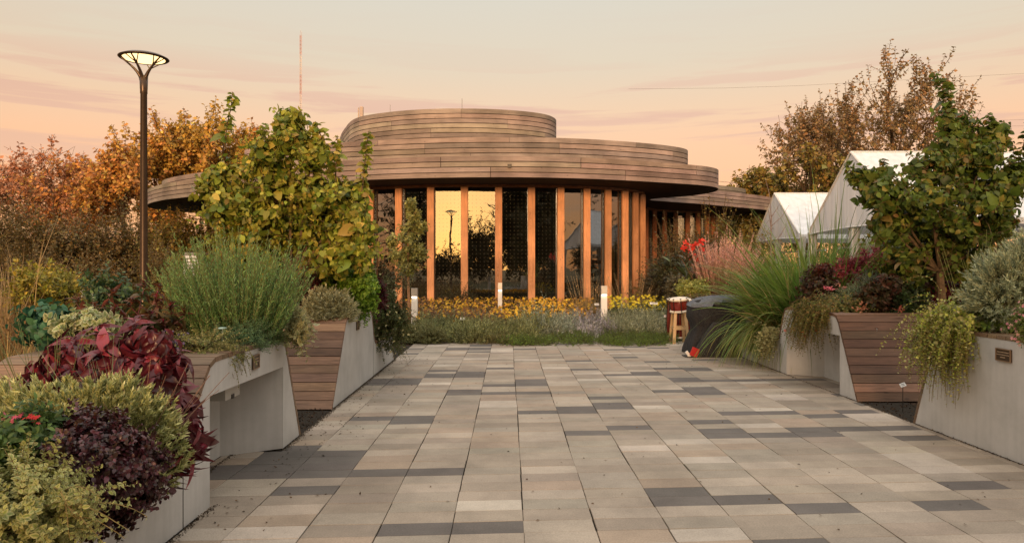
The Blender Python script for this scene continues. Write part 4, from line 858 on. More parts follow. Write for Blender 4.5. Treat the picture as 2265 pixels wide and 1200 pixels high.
BRN = [(.17, .115, .04), (.23, .15, .045), (.12, .095, .03), (.27, .16, .045), (.14, .13, .04)]
def shrub(label, px, ptop, Y, wpx, cols, n=420, per=17, leaf=.19, name='hedge_shrub', grp='dark shrubs of the far hedge', lw=.6):
    x = (px-CX)/F*Y; h = EYE+(HY-ptop)/F*Y; t = plant(name, label, 'shrub', (x, Y, -.05), grp); bush(t, (x, Y, h*.36), (wpx/2/F*Y*1.22, wpx/2/F*Y*.7, h*.66), n, per, LEAF4, leaf, leaf*lw, cols, 0, 55, .2, up=.3, sr=.012, t0=.25, hemi=False); return t
hed = [(20, 440, 38, 190, BRN), (120, 462, 36, 200, BRN), (215, 470, 37, 190, BRN+[(.3, .15, .04)]), (300, 455, 39, 170, OLV+BRN), (385, 460, 36, 150, OLV), (450, 455, 38, 150, OLV+[(.14, .18, .03)]), (520, 470, 37, 150, OLV), (600, 470, 36, 170, OLV), (690, 480, 36, 160, OLV)]
hl = ['leftmost dark brown shrub of the far hedge', 'brown shrub second from the left in the far hedge', 'rusty brown shrub in the far hedge, left of the white car', 'olive brown shrub just left of the lamp post', 'olive shrub just right of the lamp post', 'green olive shrub below the left roof lobe', 'olive shrub behind the tall rosemary', 'olive shrub deep behind the leafy left planter tree', 'olive shrub left of the glazed drum']
for (a, b, c, d, e), l in zip(hed, hl): shrub(l, a, b, c, d, e)
for (a, b, c, d, e), l in zip([(60, 545, 26, 220, BRN), (190, 560, 24, 180, BRN), (345, 545, 27, 120, BRN[:3]+OLV[:1]), (420, 600, 24, 130, OLV)], ['lower brown shrub in front of the hedge at the left edge', 'lower brown shrub in front of the white car', 'dark shrub directly behind the lamp post', 'low olive shrub left of the rosemary']): shrub(l, a, b, c, d, e, 330, 18, .10, 'hedge_shrub', 'lower shrubs before the far hedge')
for (a, b, c, d, e), l in zip([(1500, 505, 26, 120, [(.10, .07, .03), (.12, .10, .035)]), (1570, 480, 30, 160, OLV+BRN[:2]), (1640, 500, 28, 130, OLV), (1455, 590, 24, 90, BRN[:3]), (1700, 525, 34, 150, OLV), (1900, 470, 33, 300, OLV), (2130, 500, 33, 300, OLV)], ['brown purple smoke bush in front of the right glazed wing', 'olive shrub behind the pink fountain grass', 'golden olive shrub left of the small tent', 'dark low shrub at the foot of the right glazed wing', 'olive shrub seen through the small tent', 'olive hedge shrub seen through the large tent', 'olive hedge shrub at far right behind the tents']): shrub(l, a, b, c, d, e, 330, 18, .12, 'garden_shrub', 'shrubs right of the pavilion')
# tree line added out of view behind the photographer to darken the glass reflections
for x, y, h, w_, l in [(-30, -30, 13, 15, 'a'), (-42, -16, 13, 15, 'b'), (9.5, -33, 12, 11, 'c'), (19, -28, 13, 13, 'd'), (30, -20, 13, 13, 'e'), (-58, 8, 13, 16, 'f'), (41, -6, 13, 14, 'g'), (-52, -6, 13, 16, 'h'), (-64, 24, 13, 16, 'i'), (50, 10, 13, 14, 'j'), (14, -44, 14, 14, 'k'), (25, -40, 14, 14, 'l')]:
    t = plant('reflection_tree', 'dark leafy tree added out of view opposite the pavilion for the glass to reflect', 'tree', (x, y, -.05), 'trees added opposite the pavilion for reflections')
    bush(t, (x, y, h*.5), (w_/2, w_*.35, h*.60), 520, 24, LEAF4, .55, .36, [(.05, .055, .02), (.08, .06, .02), (.035, .04, .015)], 0, 55, .2, hemi=False, sr=.05, name='crown', t0=.2)
for x, y, h, w_ in [(-20, -34, 3.8, 9), (-13, -33, 3.2, 8), (-7, -34, 3.6, 8), (-1.5, -33, 6.0, 6), (2.5, -33, 7.6, 5.5), (-24, -32, 5.5, 7)]:
    t = plant('reflection_hedge', 'dark hedge shrub added out of view opposite the pavilion for the glass to reflect', 'hedge', (x, y, -.05), 'hedge added opposite the pavilion for reflections')  # unseen hedge, added for the low dark band reflected in the panes
    bush(t, (x, y, h*.42), (w_*.62, 1.6, h*.6), 300, 18, LEAF4, .4, .26, [(.05, .045, .02), (.07, .05, .02)], 0, 55, .2, hemi=False, sr=.03, t0=.2)

# meadow between left planters and hedge
t = G(); n = 5200; bx = -3.9-rng.random(n)*15; by = 6.5+rng.random(n)*17; b = np.stack([bx, by, np.full(n, -.05)], 1)
g = G(); blades(g, b, np.tile([.0, 0, 1.], (n, 1))+rng.normal(0, .25, (n, 3)), .55+.35*rng.random(n), .5, .014, [(.12, .10, .03), (.20, .13, .05), (.10, .12, .03)], [(.28, .17, .08), (.20, .12, .06), (.22, .20, .07)], 5)
P, D = shoots(b[:2600]+np.array([.1, .1, 0]), np.tile([0, 0, 1.], (2600, 1))+rng.normal(0, .12, (2600, 3)), .75+.4*rng.random(2600), .1, 4, .06); leaf_on(g, P, D, 7, LEAF4, .07, .03, [(.15, .075, .035), (.20, .10, .05), (.11, .09, .03)], 40, 0, .45)
tag(g.build('meadow', M_DRY), 'meadow of brown and olive grasses left of the planters', 'meadow', kind='stuff')
t = plant('straw_grass', 'pale straw coloured grass clump at the far left edge', 'grass clump', (*W(15, 592, 12)[:2], -.05)); tuft(t, (*W(10, 592, 12)[:2], -.05), .3, 420, 1.6, .35, .5, .012, [(.30, .20, .09)], [(.55, .40, .22)], m=M_DRY)
t = plant('straw_grass', 'leaning golden straw grass behind the nearest left planter', 'grass clump', (*W(60, 592, 7.5)[:2], -.05)); tuft(t, (*W(-10, 592, 7.3)[:2], -.05), .3, 420, 1.25, .7, 1.0, .011, [(.24, .17, .06)], [(.44, .30, .13)], m=M_DRY, bias=(-.2, 0))
for px, py, Y, rr, l in ((105, 615, 13, .55, 'yellow leaved shrub behind the meadow at far left'), (70, 630, 12, .4, 'yellow green bushy plant left of the white bollard'), (140, 645, 12.5, .42, 'yellow bushy plant directly beside the far left bollard')):
    c = W(px, py+22, Y); t = plant('yellow_shrub', l, 'shrub', (c[0], c[1], 0), 'yellow shrubs at far left'); bush(t, c, (rr, rr, .5), 110, 13, LEAF4, .10, .045, [(.28, .24, .03), (.20, .22, .03), (.34, .26, .04)], hemi=False)
c = W(250, 680, 9.5); t = plant('green_perennial', 'low dark green plant between the bollard and the dark amaranth', 'plant', (c[0], c[1], 0)); bush(t, c, (.5, .4, .5), 110, 12, OVATE, .09, .05, [(.05, .10, .05), (.08, .13, .04)], hemi=False)

# ------------------------------------------------------------------ the two leafy planter trees and the small tree
GY = [(.24, .28, .035), (.32, .33, .05), (.16, .23, .03), (.40, .35, .06), (.45, .32, .07), (.08, .14, .02)]
blobtree('leafy_tree', 'bushy yellow green tree with big leaves growing from the second left planter', (-2.95, 9.7, .95), (-2.9, 9.7, 1.35), .06,
  [(640, 310, 62, 48), (600, 350, 60, 50), (690, 340, 45, 45), (640, 270, 40, 30), (520, 405, 72, 55), (470, 410, 35, 40), (610, 430, 85, 62), (700, 430, 75, 60), (750, 450, 60, 60), (500, 470, 62, 50), (570, 500, 88, 62), (670, 510, 85, 62), (760, 510, 60, 55), (790, 500, 32, 55), (540, 550, 75, 50), (640, 575, 85, 50), (740, 575, 75, 42), (790, 560, 42, 42), (790, 440, 28, 40), (580, 600, 70, 40)],
  9.6, GY, .092, [3, 3, 2.2, 2, 1.2, 1.6], 1.05, [([(498, 330), (500, 285), (512, 235), (514, 203)], 9), ([(655, 290), (662, 265), (664, 245)], 5), ([(742, 400), (744, 340), (747, 300)], 9), ([(800, 430), (808, 350), (815, 290)], 12), ([(560, 330), (575, 300), (590, 275)], 6), ([(720, 320), (705, 290), (698, 268)], 5)])
GR = [(.11, .17, .025), (.15, .20, .035), (.07, .11, .02), (.26, .22, .045), (.30, .18, .06), (.045, .075, .015)]
blobtree('leafy_tree', 'dense dark green tree with spreading arms in the right planter', (*W(2082, 688, 10.0),), (W(2080, 600, 10)[0], 10.0, W(2080, 600, 10)[2]), .062,
  [(2075, 580, 95, 55), (1995, 575, 58, 48), (2020, 510, 90, 60), (2120, 520, 88, 62), (2160, 470, 75, 60), (1965, 500, 48, 50), (2060, 450, 85, 60), (1960, 440, 55, 45), (1928, 432, 26, 30), (1905, 392, 15, 24), (2130, 410, 80, 55), (2200, 430, 55, 60), (2060, 380, 60, 45), (2110, 340, 52, 45), (2170, 350, 52, 50), (2195, 300, 32, 35), (2110, 280, 38, 38), (2215, 500, 38, 40), (2000, 620, 48, 28), (2140, 590, 55, 40), (2235, 400, 25, 45), (1950, 395, 28, 26)],
  10, GR, .094, [3, 3, 2.4, 1.1, .5, 1.6], 1.0, [([(2100, 330), (2098, 250), (2085, 195), (2065, 160)], 13), ([(2100, 300), (2103, 240), (2095, 180)], 8), ([(1905, 420), (1885, 385), (1872, 358)], 8), ([(2190, 330), (2190, 280), (2185, 250)], 7), ([(2220, 430), (2245, 370), (2240, 320)], 8), ([(2240, 400), (2262, 330), (2275, 270)], 9), ([(2150, 300), (2160, 265)], 4), ([(1950, 410), (1955, 370), (1952, 350)], 6)])
t = empty('slim_young_tree', W(906, 742, 18.4), 'slim young tree with a narrow crown in front of the glass, beside the lit bollard', 'tree')
g = G(); P = np.array([W(x, y, 18.4) for x, y in ((906, 745), (905, 680), (902, 600), (903, 520), (907, 450))]); tubes(g, [P], np.array([[.045, .038, .03, .02, .006]]), 8, (.34, .19, .10))
gl_ = G()
for (px, py, rx, ry) in ((903, 575, 30, 26), (880, 560, 28, 18), (925, 556, 24, 16), (900, 540, 34, 26), (905, 510, 24, 26), (912, 475, 18, 26), (898, 590, 22, 16), (872, 530, 18, 12), (908, 450, 10, 14), (930, 500, 14, 14)):
    c = np.array(W(px, py, 18.4)); r_ = np.array([rx, rx*.8, ry])/F*18.4; n = 34; d = rsphere(n); PP, DD = shoots(c+d*r_*.2, d, np.linalg.norm(d*r_, axis=1)*(.7+.5*rng.random(n)), .5, 4, .25); leaf_on(gl_, PP, DD, 9, LEAF4, .10, .055, [(.26, .26, .07), (.34, .32, .10), (.17, .19, .055)], 55, .5, .1)
    tubes(g, PP[:10], .004, 3, (.25, .15, .08))
g.build('trunk', M_BARK, t); gl_.build('crown', M_LEAF, t)
# bare sapling before the small tent
t = empty('bare_sapling', W(1706, 640, 21), 'bare grey sapling with upswept twigs in front of the small tent', 'tree'); g = G(); x0, y0, _ = W(1706, 600, 21)
tr = np.array([W(px, py, 21) for px, py in ((1707, 700), (1706, 600), (1705, 520), (1706, 480), (1702, 430), (1693, 395))]); tubes(g, [tr], np.array([[.035, .03, .022, .016, .009, .004]]), 6, (.24, .19, .17))
for a, b, c in (((1706, 545), (1725, 520), (1737, 495)), ((1706, 520), (1688, 505), (1677, 480)), ((1706, 500), (1722, 480), (1738, 455)), ((1706, 545), (1690, 525), (1684, 512)), ((1705, 500), (1695, 470), (1690, 460)), ((1706, 480), (1716, 462), (1722, 450)), ((1725, 520), (1738, 512), (1745, 500))):
    q = np.array([W(*a, 21), W(*b, 21), W(*c, 21)]); q[1:, 1] += rng.normal(0, .2); tubes(g, [q], np.array([[.012, .008, .003]]), 4, (.26, .2, .18))
g.build('trunk', M_BARK, t)

# ------------------------------------------------------------------ left planters
# variegated bush in the near corner
VAR = [(.18, .23, .04), (.25, .29, .05), (.13, .18, .04)]
c = W(45, 1150, 2.75); t = plant('variegated_bush', 'cream and green variegated small leaved bush in the near left corner', 'bush', (c[0], c[1], .5)); bush(t, c, (.29, .26, .235), 560, 24, OVATE, .025, .016, VAR, .2, 55, .3, edge=(.50, .48, .22), hemi=False, sr=.0022, stemcol=(.12, .07, .04))
trail(t, [W(90, 1080, 2.7), W(170, 1140, 2.7)], (1, -.15, .15), 16, .12, .26, 11, OVATE, .024, .014, VAR, (.5, .48, .22), name='hanging_shoots', grav=1.0)
c = W(35, 1000, 3.1); t = plant('flowering_plant', 'leafy green plant with small pink and red flowers at the left edge', 'plant', (c[0], c[1], .5)); bush(t, c, (.19, .2, .16), 260, 18, OVATE, .045, .020, [(.07, .13, .035), (.10, .17, .04), (.04, .08, .025)], .1, 50, .3, hemi=False, sr=.002)
for px, py, kk, fc in ((25, 925, 16, (.62, .12, .20)), (75, 925, 14, (.55, .03, .04)), (62, 958, 6, (.5, .02, .03)), (98, 1030, 6, (.55, .22, .16))):
    c2 = np.array(W(px, py, 3.05)); g = G(); pos = c2+rng.normal(0, 1, (kk, 3))*[.022, .02, .008]; inst(g, FLOW5, pos, rng.normal(size=(kk, 3)), np.tile([[.1, -.6, 1]], (kk, 1))+rng.normal(0, .3, (kk, 3)), .011, .011, pal([fc], kk, .12)); g.build('flower_head', M_LEAF, t)
# dark purple bush
c = W(212, 1055, 3.25); t = plant('purple_bush', 'near black purple small leaved bush hanging over the low planter wall', 'bush', (c[0], c[1], .5)); PUR = [(.055, .014, .022), (.10, .03, .04), (.035, .010, .014), (.06, .035, .02)]
bush(t, c, (.31, .27, .26), 820, 26, OVATE, .030, .020, PUR, .2, 52, .6, M_GLOSSY, (.06, .02, .02), hemi=False, sr=.002, lj=.10, t0=.3)
bush(t, W(180, 945, 3.35), (.06, .06, .11), 18, 16, OVATE, .026, .016, PUR, 0, 50, .3, M_GLOSSY, hemi=True, sr=.002, up=1.0)
# yellow green heather mound
c = W(168, 950, 3.75); c = (c[0], c[1], .60); t = plant('feathery_mound', 'pale yellow green feathery mound between the red and purple plants', 'shrub', (c[0], c[1], .5)); HG = [(.50, .50, .20), (.60, .58, .29), (.38, .40, .15), (.26, .30, .13)]
bush(t, c, (.47, .34, .44), 1500, 26, NEED, .030, .0075, HG, -.3, 26, .95, up=.45, sr=.002, stemcol=(.18, .2, .07), hemi=True, lj=.05, t0=.68, wig=.08, tipsmall=.1)
c = W(245, 850, 4.1); t = plant('blue_grass_tuft', 'blue grey spiky tuft behind the feathery mound', 'grass clump', (c[0], c[1], .5)); tuft(t, (c[0], c[1], .6), .12, 260, .48, .7, .3, .005, [(.10, .13, .07)], [(.22, .27, .18)])
c = W(300, 900, 3.9); t = plant('seed_grass', 'thin pinkish seed stalks rising over the feathery mound', 'grass clump', (c[0], c[1], .5)); plumes(t, (c[0]+.0, c[1]-.05, .62), .12, 24, .55, 1.0, .2, [(.36, .22, .16), (.45, .32, .24)], .35, .01, (.32, .19, .14), 'seed_heads', 14, .012, bias=(-.1, -.1))
c = W(115, 850, 4.3); t = plant('seed_grass', 'thin green grass stalks with grey seed heads at the left, before the dark red plant', 'grass clump', (c[0], c[1], .5)); plumes(t, (c[0], c[1], .55), .07, 30, .75, .35, .1, [(.30, .30, .18), (.4, .36, .25)], .2, .01, (.16, .2, .09), 'seed_heads', 12, .014)
# big dark red amaranth
t = plant('red_amaranth', 'large dark crimson plant with drooping pointed leaves spilling over the planter', 'plant', (*W(260, 900, 4.2)[:2], .5)); RED = [(.09, .010, .017), (.13, .014, .024), (.06, .010, .013), (.17, .024, .034)]
heads = [(170, 765, 4.35), (300, 725, 4.45), (235, 790, 4.2), (340, 790, 4.3), (295, 850, 4.1), (370, 850, 4.2), (330, 900, 4.05), (385, 930, 4.1), (350, 985, 4.0), (405, 975, 4.15), (130, 800, 4.35), (200, 840, 4.25), (375, 880, 4.15), (270, 800, 4.2), (360, 940, 4.0), (400, 915, 4.1), (250, 880, 4.2), (320, 800, 4.25), (120, 860, 4.4), (180, 880, 4.35), (380, 1000, 3.95), (220, 740, 4.5), (370, 800, 4.4)]
hp = np.array([W(*h_) for h_ in heads]); root = np.array([[-2.45, 4.25, .5]])+rng.normal(0, .1, (len(hp), 3))*[1, 1, 0]
g = G(); u = np.linspace(0, 1, 8)[None, :, None]; mid = (root+hp)/2+np.array([0, .05, .12]); ST = (1-u)**2*root[:, None]+2*u*(1-u)*mid[:, None]+u*u*hp[:, None]; tubes(g, ST, np.linspace(.010, .005, 8)[None], 5, (.20, .03, .04)); g.build('stems', M_GLOSSY, t)
g = G(); DD = nrm(np.gradient(ST, axis=1)); leaf_on(g, ST, DD, 22, LANCE, .21, .062, RED, 72, .9, .25, .28, None, [3, 3, 3, 1], .16, .16, .35, .5)
for (px, py, yy, rx, rz, kk) in ((165, 800, 4.4, .23, .13, 34), (320, 780, 4.35, .24, .16, 40), (250, 840, 4.25, .3, .15, 44), (350, 870, 4.15, .2, .2, 44), (370, 960, 4.05, .15, .19, 40), (300, 920, 4.1, .2, .16, 36), (150, 850, 4.3, .2, .14, 26)):
    dd_ = rsphere(kk); dd_[:, 1] = -np.abs(dd_[:, 1]); cc_ = np.array(W(px, py, yy)); PQ, DQ = shoots(cc_+dd_*[rx, .1, rz]*.35, dd_+[0, 0, .3], np.linalg.norm(dd_*[rx, .16, rz], axis=1)*.8, .9, 5, .15); leaf_on(g, PQ, DQ, 7, LANCE, .18, .058, RED, 66, 1.1, .2, .26, None, [3, 3, 3, 1], .1, .18, .3, .4)
DD2 = nrm(hp-np.array([-2.5, 4.9, .7])+np.array([0, 0, .5])); PP, D3 = shoots(hp-DD2*.02, DD2, .07, 0, 4, .1); leaf_on(g, PP, D3, 9, LANCE, .145, .05, RED+[(.24, .03, .045)], 52, .15, .0, .25, None, [2, 3, 1, 1.5, 2], .1, .2, .5, .4); g.build('foliage', M_GLOSSY, t)
# dark green and red amaranth behind
t = plant('dark_amaranth', 'dark green and maroon leafy plant with crimson tips at the foot of the lamp post view', 'plant', (*W(330, 700, 6.1)[:2], 1)); DG = [(.07, .055, .02), (.11, .07, .025), (.12, .035, .025), (.07, .09, .025), (.19, .07, .04)]
t['label'] = 'dark green and maroon leafy plant with crimson tips, below the lamp post'
heads = [(318, 640, 6.2), (345, 670, 6.0), (290, 680, 6.1), (380, 690, 6.0), (250, 695, 6.1), (410, 700, 6.0), (330, 710, 5.9), (365, 730, 5.9), (300, 730, 5.9), (400, 740, 6.0), (270, 730, 6.1), (350, 650, 6.3), (240, 660, 6.3), (210, 690, 6.3), (170, 672, 6.4)]
hp = np.array([W(*h_) for h_ in heads]); root = np.array([[-3.05, 6.0, .95]])+rng.normal(0, .13, (len(hp), 3))*[1, 1, 0]; mid = (root+hp)/2; ST = (1-u)**2*root[:, None]+2*u*(1-u)*mid[:, None]+u*u*hp[:, None]
g = G(); tubes(g, ST, np.linspace(.008, .004, 8)[None], 5, (.12, .03, .03)); g.build('stems', M_GLOSSY, t); g = G(); DD = nrm(np.gradient(ST, axis=1)); leaf_on(g, ST, DD, 22, LANCE, .15, .05, DG, 66, .3, .15, .25, None, None, .12)
PP, D3 = shoots(hp, np.tile([0, 0, 1.], (len(hp), 1))+rng.normal(0, .2, (len(hp), 3)), .08, 0, 4, .1); leaf_on(g, PP, D3, 12, LANCE, .08, .024, [(.10, .03, .02), (.12, .06, .03)], 45, 0, 0, .2); g.build('foliage', M_LEAF, t)
g = G(); leaf_on(g, PP[:9], D3[:9], 8, LEAF4, .035, .012, [(.34, .03, .08), (.28, .03, .05)], 25, 0, .5, .2); g.build('flower_spikes', M_LEAF, t)
# teal leafy, round variegated, aster, oregano, carrot tops
c = W(105, 720, 5.6); t = plant('kale_plant', 'blue green lobed leafy plant behind the crimson plant at left', 'plant', (c[0], c[1], 1)); bush(t, c, (.20, .2, .20), 46, 9, OVATE, .07, .058, [(.04, .12, .07), (.06, .16, .09), (.05, .14, .06)], .4, 60, .3, hemi=False, bend=.3)
c = W(190, 730, 5.2); t = plant('cream_leaved_plant', 'cream edged round leaved plant between the two crimson plants', 'plant', (c[0], c[1], 1)); bush(t, c, (.22, .15, .17), 70, 12, OVATE, .055, .045, [(.14, .22, .05), (.2, .27, .07)], .2, 60, .3, edge=(.55, .55, .33), hemi=False)
g = G(); PP, DD = shoots(np.array([W(165, 745, 5.1), W(240, 750, 5.1), W(205, 700, 5.2), W(245, 730, 5.1)]), np.tile([0, 0, 1.], (4, 1)), .17, 0, 5, .05); leaf_on(g, PP, DD, 22, LEAF4, .014, .01, [(.55, .45, .36)], 60, 0, .2); g.build('flower_spikes', M_LEAF, t)
c = W(385, 765, 5.35); t = plant('aster', 'small purple flowered aster beside the crimson plant', 'plant', (c[0], c[1], 1)); bush(t, c, (.13, .12, .09), 110, 12, LEAF4, .018, .008, [(.06, .08, .03), (.09, .10, .04)], .1, 45, .3, hemi=False, sr=.0015, flower=(95, DAISY, .011, [(.20, .14, .30), (.28, .2, .38)], 'flowers'))
ORE = [(.23, .24, .07), (.31, .28, .10), (.15, .19, .045), (.36, .31, .13)]
c = W(455, 760, 5.45); t = plant('oregano', 'sprawling small leaved oregano trailing over the rim beside the bronze plaque', 'herb', (c[0], c[1], 1)); bush(t, (c[0], c[1], 1.0), (.26, .24, .20), 300, 20, OVATE, .017, .011, ORE, .4, 60, .4, up=.1, sr=.0015, lj=.25)
trail(t, [W(478, 790, 5.35), (-2.08, 5.6, 1.03)], (.7, -.1, .1), 34, .1, .30, 16, OVATE, .017, .012, [(.15, .20, .05), (.22, .24, .09)], name='hanging_shoots', grav=2.6)
c = W(530, 735, 5.95); t = plant('feathery_herb', 'blue green feathery herb mound in front of the rosemary', 'herb', (c[0], c[1], 1)); bush(t, (c[0], c[1], 1.0), (.26, .22, .20), 520, 26, NEED, .024, .005, [(.10, .19, .08), (.15, .25, .11), (.07, .13, .055)], .1, 50, .35, sr=.0012, lj=.1)
g = G(); c = np.array(W(492, 726, 5.7)); PP, DD = shoots(c[None], np.array([[0, 0, 1.]]), .05, 0, 4); lathe(g, [(0, .012), (.03, .008), (.034, 0), (.0, -.004)], c, 12, (.3, .45, .42)); tubes(g, [[c+[0, 0, -.1], c]], .004, 4, (.3, .4, .35)); tag(g.build('irrigation_cap', M_ATTR), 'small pale round cap on a stem in the feathery herb', 'cap')
# rosemary
ROS = [(.14, .28, .075), (.20, .37, .11), (.09, .20, .055), (.26, .40, .16)]
c = W(525, 760, 6.3); t = plant('rosemary_bush', 'tall upright green rosemary bush at the end of the nearest left planter', 'bush', (c[0], c[1], 1)); spikes(t, (-2.37, 6.25, .98), .62, .34, 560, .88, 60, .036, .0062, ROS, .50, -.1, 32, 8, .10, sr=.003, hj=.15)
g = G(); PP, DD = shoots(np.array([W(470, 600, 6.6), W(490, 590, 6.6), W(510, 600, 6.6), W(480, 610, 6.6)]), np.tile([0, 0, 1.], (4, 1)), .2, 0, 5, .05); leaf_on(g, PP, DD, 40, LEAF4, .018, .01, [(.33, .15, .06), (.4, .2, .07)], 40, 0, 0); tag(g.build('rust_flower_spikes', M_DRY), 'rust orange flower spikes poking out behind the rosemary', 'flower spikes')
c = W(640, 730, 6.55); t = plant('variegated_sage', 'cream edged sage drooping over the planter end beside the brown planks', 'herb', (c[0], c[1], 1)); trail(t, [W(628, 690, 6.6), W(648, 700, 6.65), W(640, 740, 6.5)], (.5, -.35, .5), 95, .12, .36, 12, OVATE, .070, .030, [(.17, .21, .08), (.23, .26, .11)], (.50, .48, .28), grav=3.2)
c = W(585, 745, 6.3); t = plant('green_herb', 'low dark green herb under the rosemary, beside the sage', 'herb', (c[0], c[1], 1)); bush(t, (c[0], c[1], 1.0), (.22, .18, .11), 140, 14, LEAF4, .03, .008, [(.08, .13, .03), (.05, .09, .02)], .1, 50, .3, sr=.0015)
# second planter
c = W(678, 650, 9.5); t = plant('burgundy_shrub', 'burgundy shrub between the rosemary and the pale lavender mound', 'shrub', (c[0], c[1], 1)); bush(t, c, (.22, .2, .27), 170, 16, LEAF4, .055, .026, [(.10, .018, .022), (.07, .015, .018), (.14, .03, .03), (.05, .03, .015)], hemi=False, lj=.2)
c = W(728, 690, 9.35); t = plant('pale_lavender', 'pale grey green lavender mound on the plank end of the second planter', 'shrub', (c[0], c[1], 1)); bush(t, (c[0], c[1], 1.0), (.33, .26, .36), 620, 26, NEED, .05, .011, [(.44, .43, .24), (.54, .52, .32), (.32, .32, .18)], -.2, 28, .6, up=.5, sr=.002, lj=.08, t0=.4)
BAS = [(.15, .29, .025), (.21, .37, .04), (.09, .19, .02), (.26, .39, .06)]
c = W(745, 615, 10.1); t = plant('basil', 'bright green basil mound below the leafy tree', 'herb', (c[0], c[1], 1)); bush(t, c, (.33, .28, .26), 230, 18, OVATE, .05, .032, BAS, hemi=False, sr=.002)
c = W(803, 640, 9.9); t = plant('basil', 'bright green rounded basil bush hanging over the concrete edge of the second planter', 'herb', (c[0], c[1], 1)); bush(t, c, (.235, .26, .36), 300, 20, OVATE, .05, .034, BAS, hemi=False, sr=.002, lj=.12)
c = W(838, 655, 10.4); t = plant('burgundy_shrub', 'narrow burgundy plant squeezed behind the rounded basil bush', 'shrub', (c[0], c[1], 1)); bush(t, c, (.10, .12, .27), 50, 12, LEAF4, .07, .026, [(.10, .018, .022), (.07, .015, .018)], hemi=False)
c = W(850, 690, 11.6); t = plant('flowering_shrub', 'loose green shrub with small cream flowers spilling over the second planter', 'shrub', (c[0], c[1], .5))
for px, py, rx, rz, kk in ((850, 690, .36, .42, 320), (838, 745, .28, .3, 170), (880, 720, .26, .38, 180)):
    bush(t, W(px, py, 11.6), (rx, .35, rz), kk, 17, LEAF4, .042, .018, [(.06, .09, .025), (.10, .13, .035), (.04, .065, .02), (.14, .14, .05)], .3, 50, .25, hemi=False, sr=.003, flower=(kk//5, FLOW5, .025, [(.60, .52, .22), (.65, .58, .35)], 'flowers'), lj=.25)
bush(t, W(872, 640, 11.8), (.3, .25, .45), 36, 16, LEAF4, .06, .018, [(.12, .13, .05), (.16, .15, .06)], .8, 50, .2, hemi=True, up=1, name='tall_sprigs')
trail(t, [W(850, 760, 11.6), W(880, 770, 12.2)], (.8, -.4, .2), 26, .15, .5, 12, LEAF4, .04, .016, [(.06, .09, .025), (.10, .13, .035)], name='hanging_shoots', grav=2)

# ------------------------------------------------------------------ flower bed before the pavilion
def scatter(n, px0, px1, y0, y1, jit=0):
    Y = y0+(y1-y0)*rng.random(n); px = px0+(px1-px0)*rng.random(n)+rng.normal(0, jit, n); return np.stack([(px-CX)/F*Y, Y, np.full(n, -.03)], 1)
# coneflowers
g = G(); b = scatter(2600, 905, 1310, 17.6, 24.5, 6); P, D = shoots(b, np.tile([0, 0, 1.], (len(b), 1)), .36+.030*(b[:, 1]-17.5)+.14*rng.random(len(b)), .1, 4, .12)
leaf_on(g, P, D, 9, LEAF4, .10, .035, [(.10, .075, .03), (.07, .07, .025), (.15, .09, .03), (.06, .08, .02)], 55, .2, .0); tubes(g, P, .004, 3, (.12, .09, .04))
tops = P[:, -1]; pxs = tops[:, 0]/tops[:, 1]*F+CX; yel = rng.random(len(b)) < np.clip(.22+.5*np.exp(-((pxs-1190)/90)**2)+.3*np.exp(-((pxs-1020)/60)**2), 0, .85)
k = int(yel.sum()); inst(g, DAISY, tops[yel], rng.normal(size=(k, 3)), np.tile([[0, -.35, 1]], (k, 1))+rng.normal(0, .25, (k, 3)), .052, .052, pal([(.80, .45, .02), (.85, .52, .03), (.62, .28, .02)], k, .12))
nd = ~yel; k = int(nd.sum()); inst(g, DAISY, tops[nd], rng.normal(size=(k, 3)), np.tile([[0, -.2, 1]], (k, 1))+rng.normal(0, .5, (k, 3)), .038, .038, pal([(.28, .14, .05), (.20, .09, .04), (.35, .20, .07)], k, .2))
tag(g.build('coneflower_drift', M_LEAF), 'broad drift of yellow coneflowers with brown seed heads before the glass', 'flowers', kind='stuff')
g = G(); b = scatter(420, 1345, 1490, 18.8, 21.5, 5); P, D = shoots(b, np.tile([0, 0, 1.], (len(b), 1)), .5+.4*rng.random(len(b)), .1, 4, .15); leaf_on(g, P, D, 14, LEAF4, .07, .025, [(.08, .11, .03), (.12, .14, .04)], 50, .1, 0); k = 240
inst(g, DAISY, P[:k, -1]+[0, -.02, .01], rng.normal(size=(k, 3)), np.tile([[0, -.7, .8]], (k, 1))+rng.normal(0, .3, (k, 3)), .045, .045, pal([(.72, .58, .03), (.65, .5, .02)], k, .1)); tag(g.build('yellow_daisies', M_LEAF), 'bushy patch of bright yellow daisies between the lit bollard and the drums', 'flowers', kind='stuff')
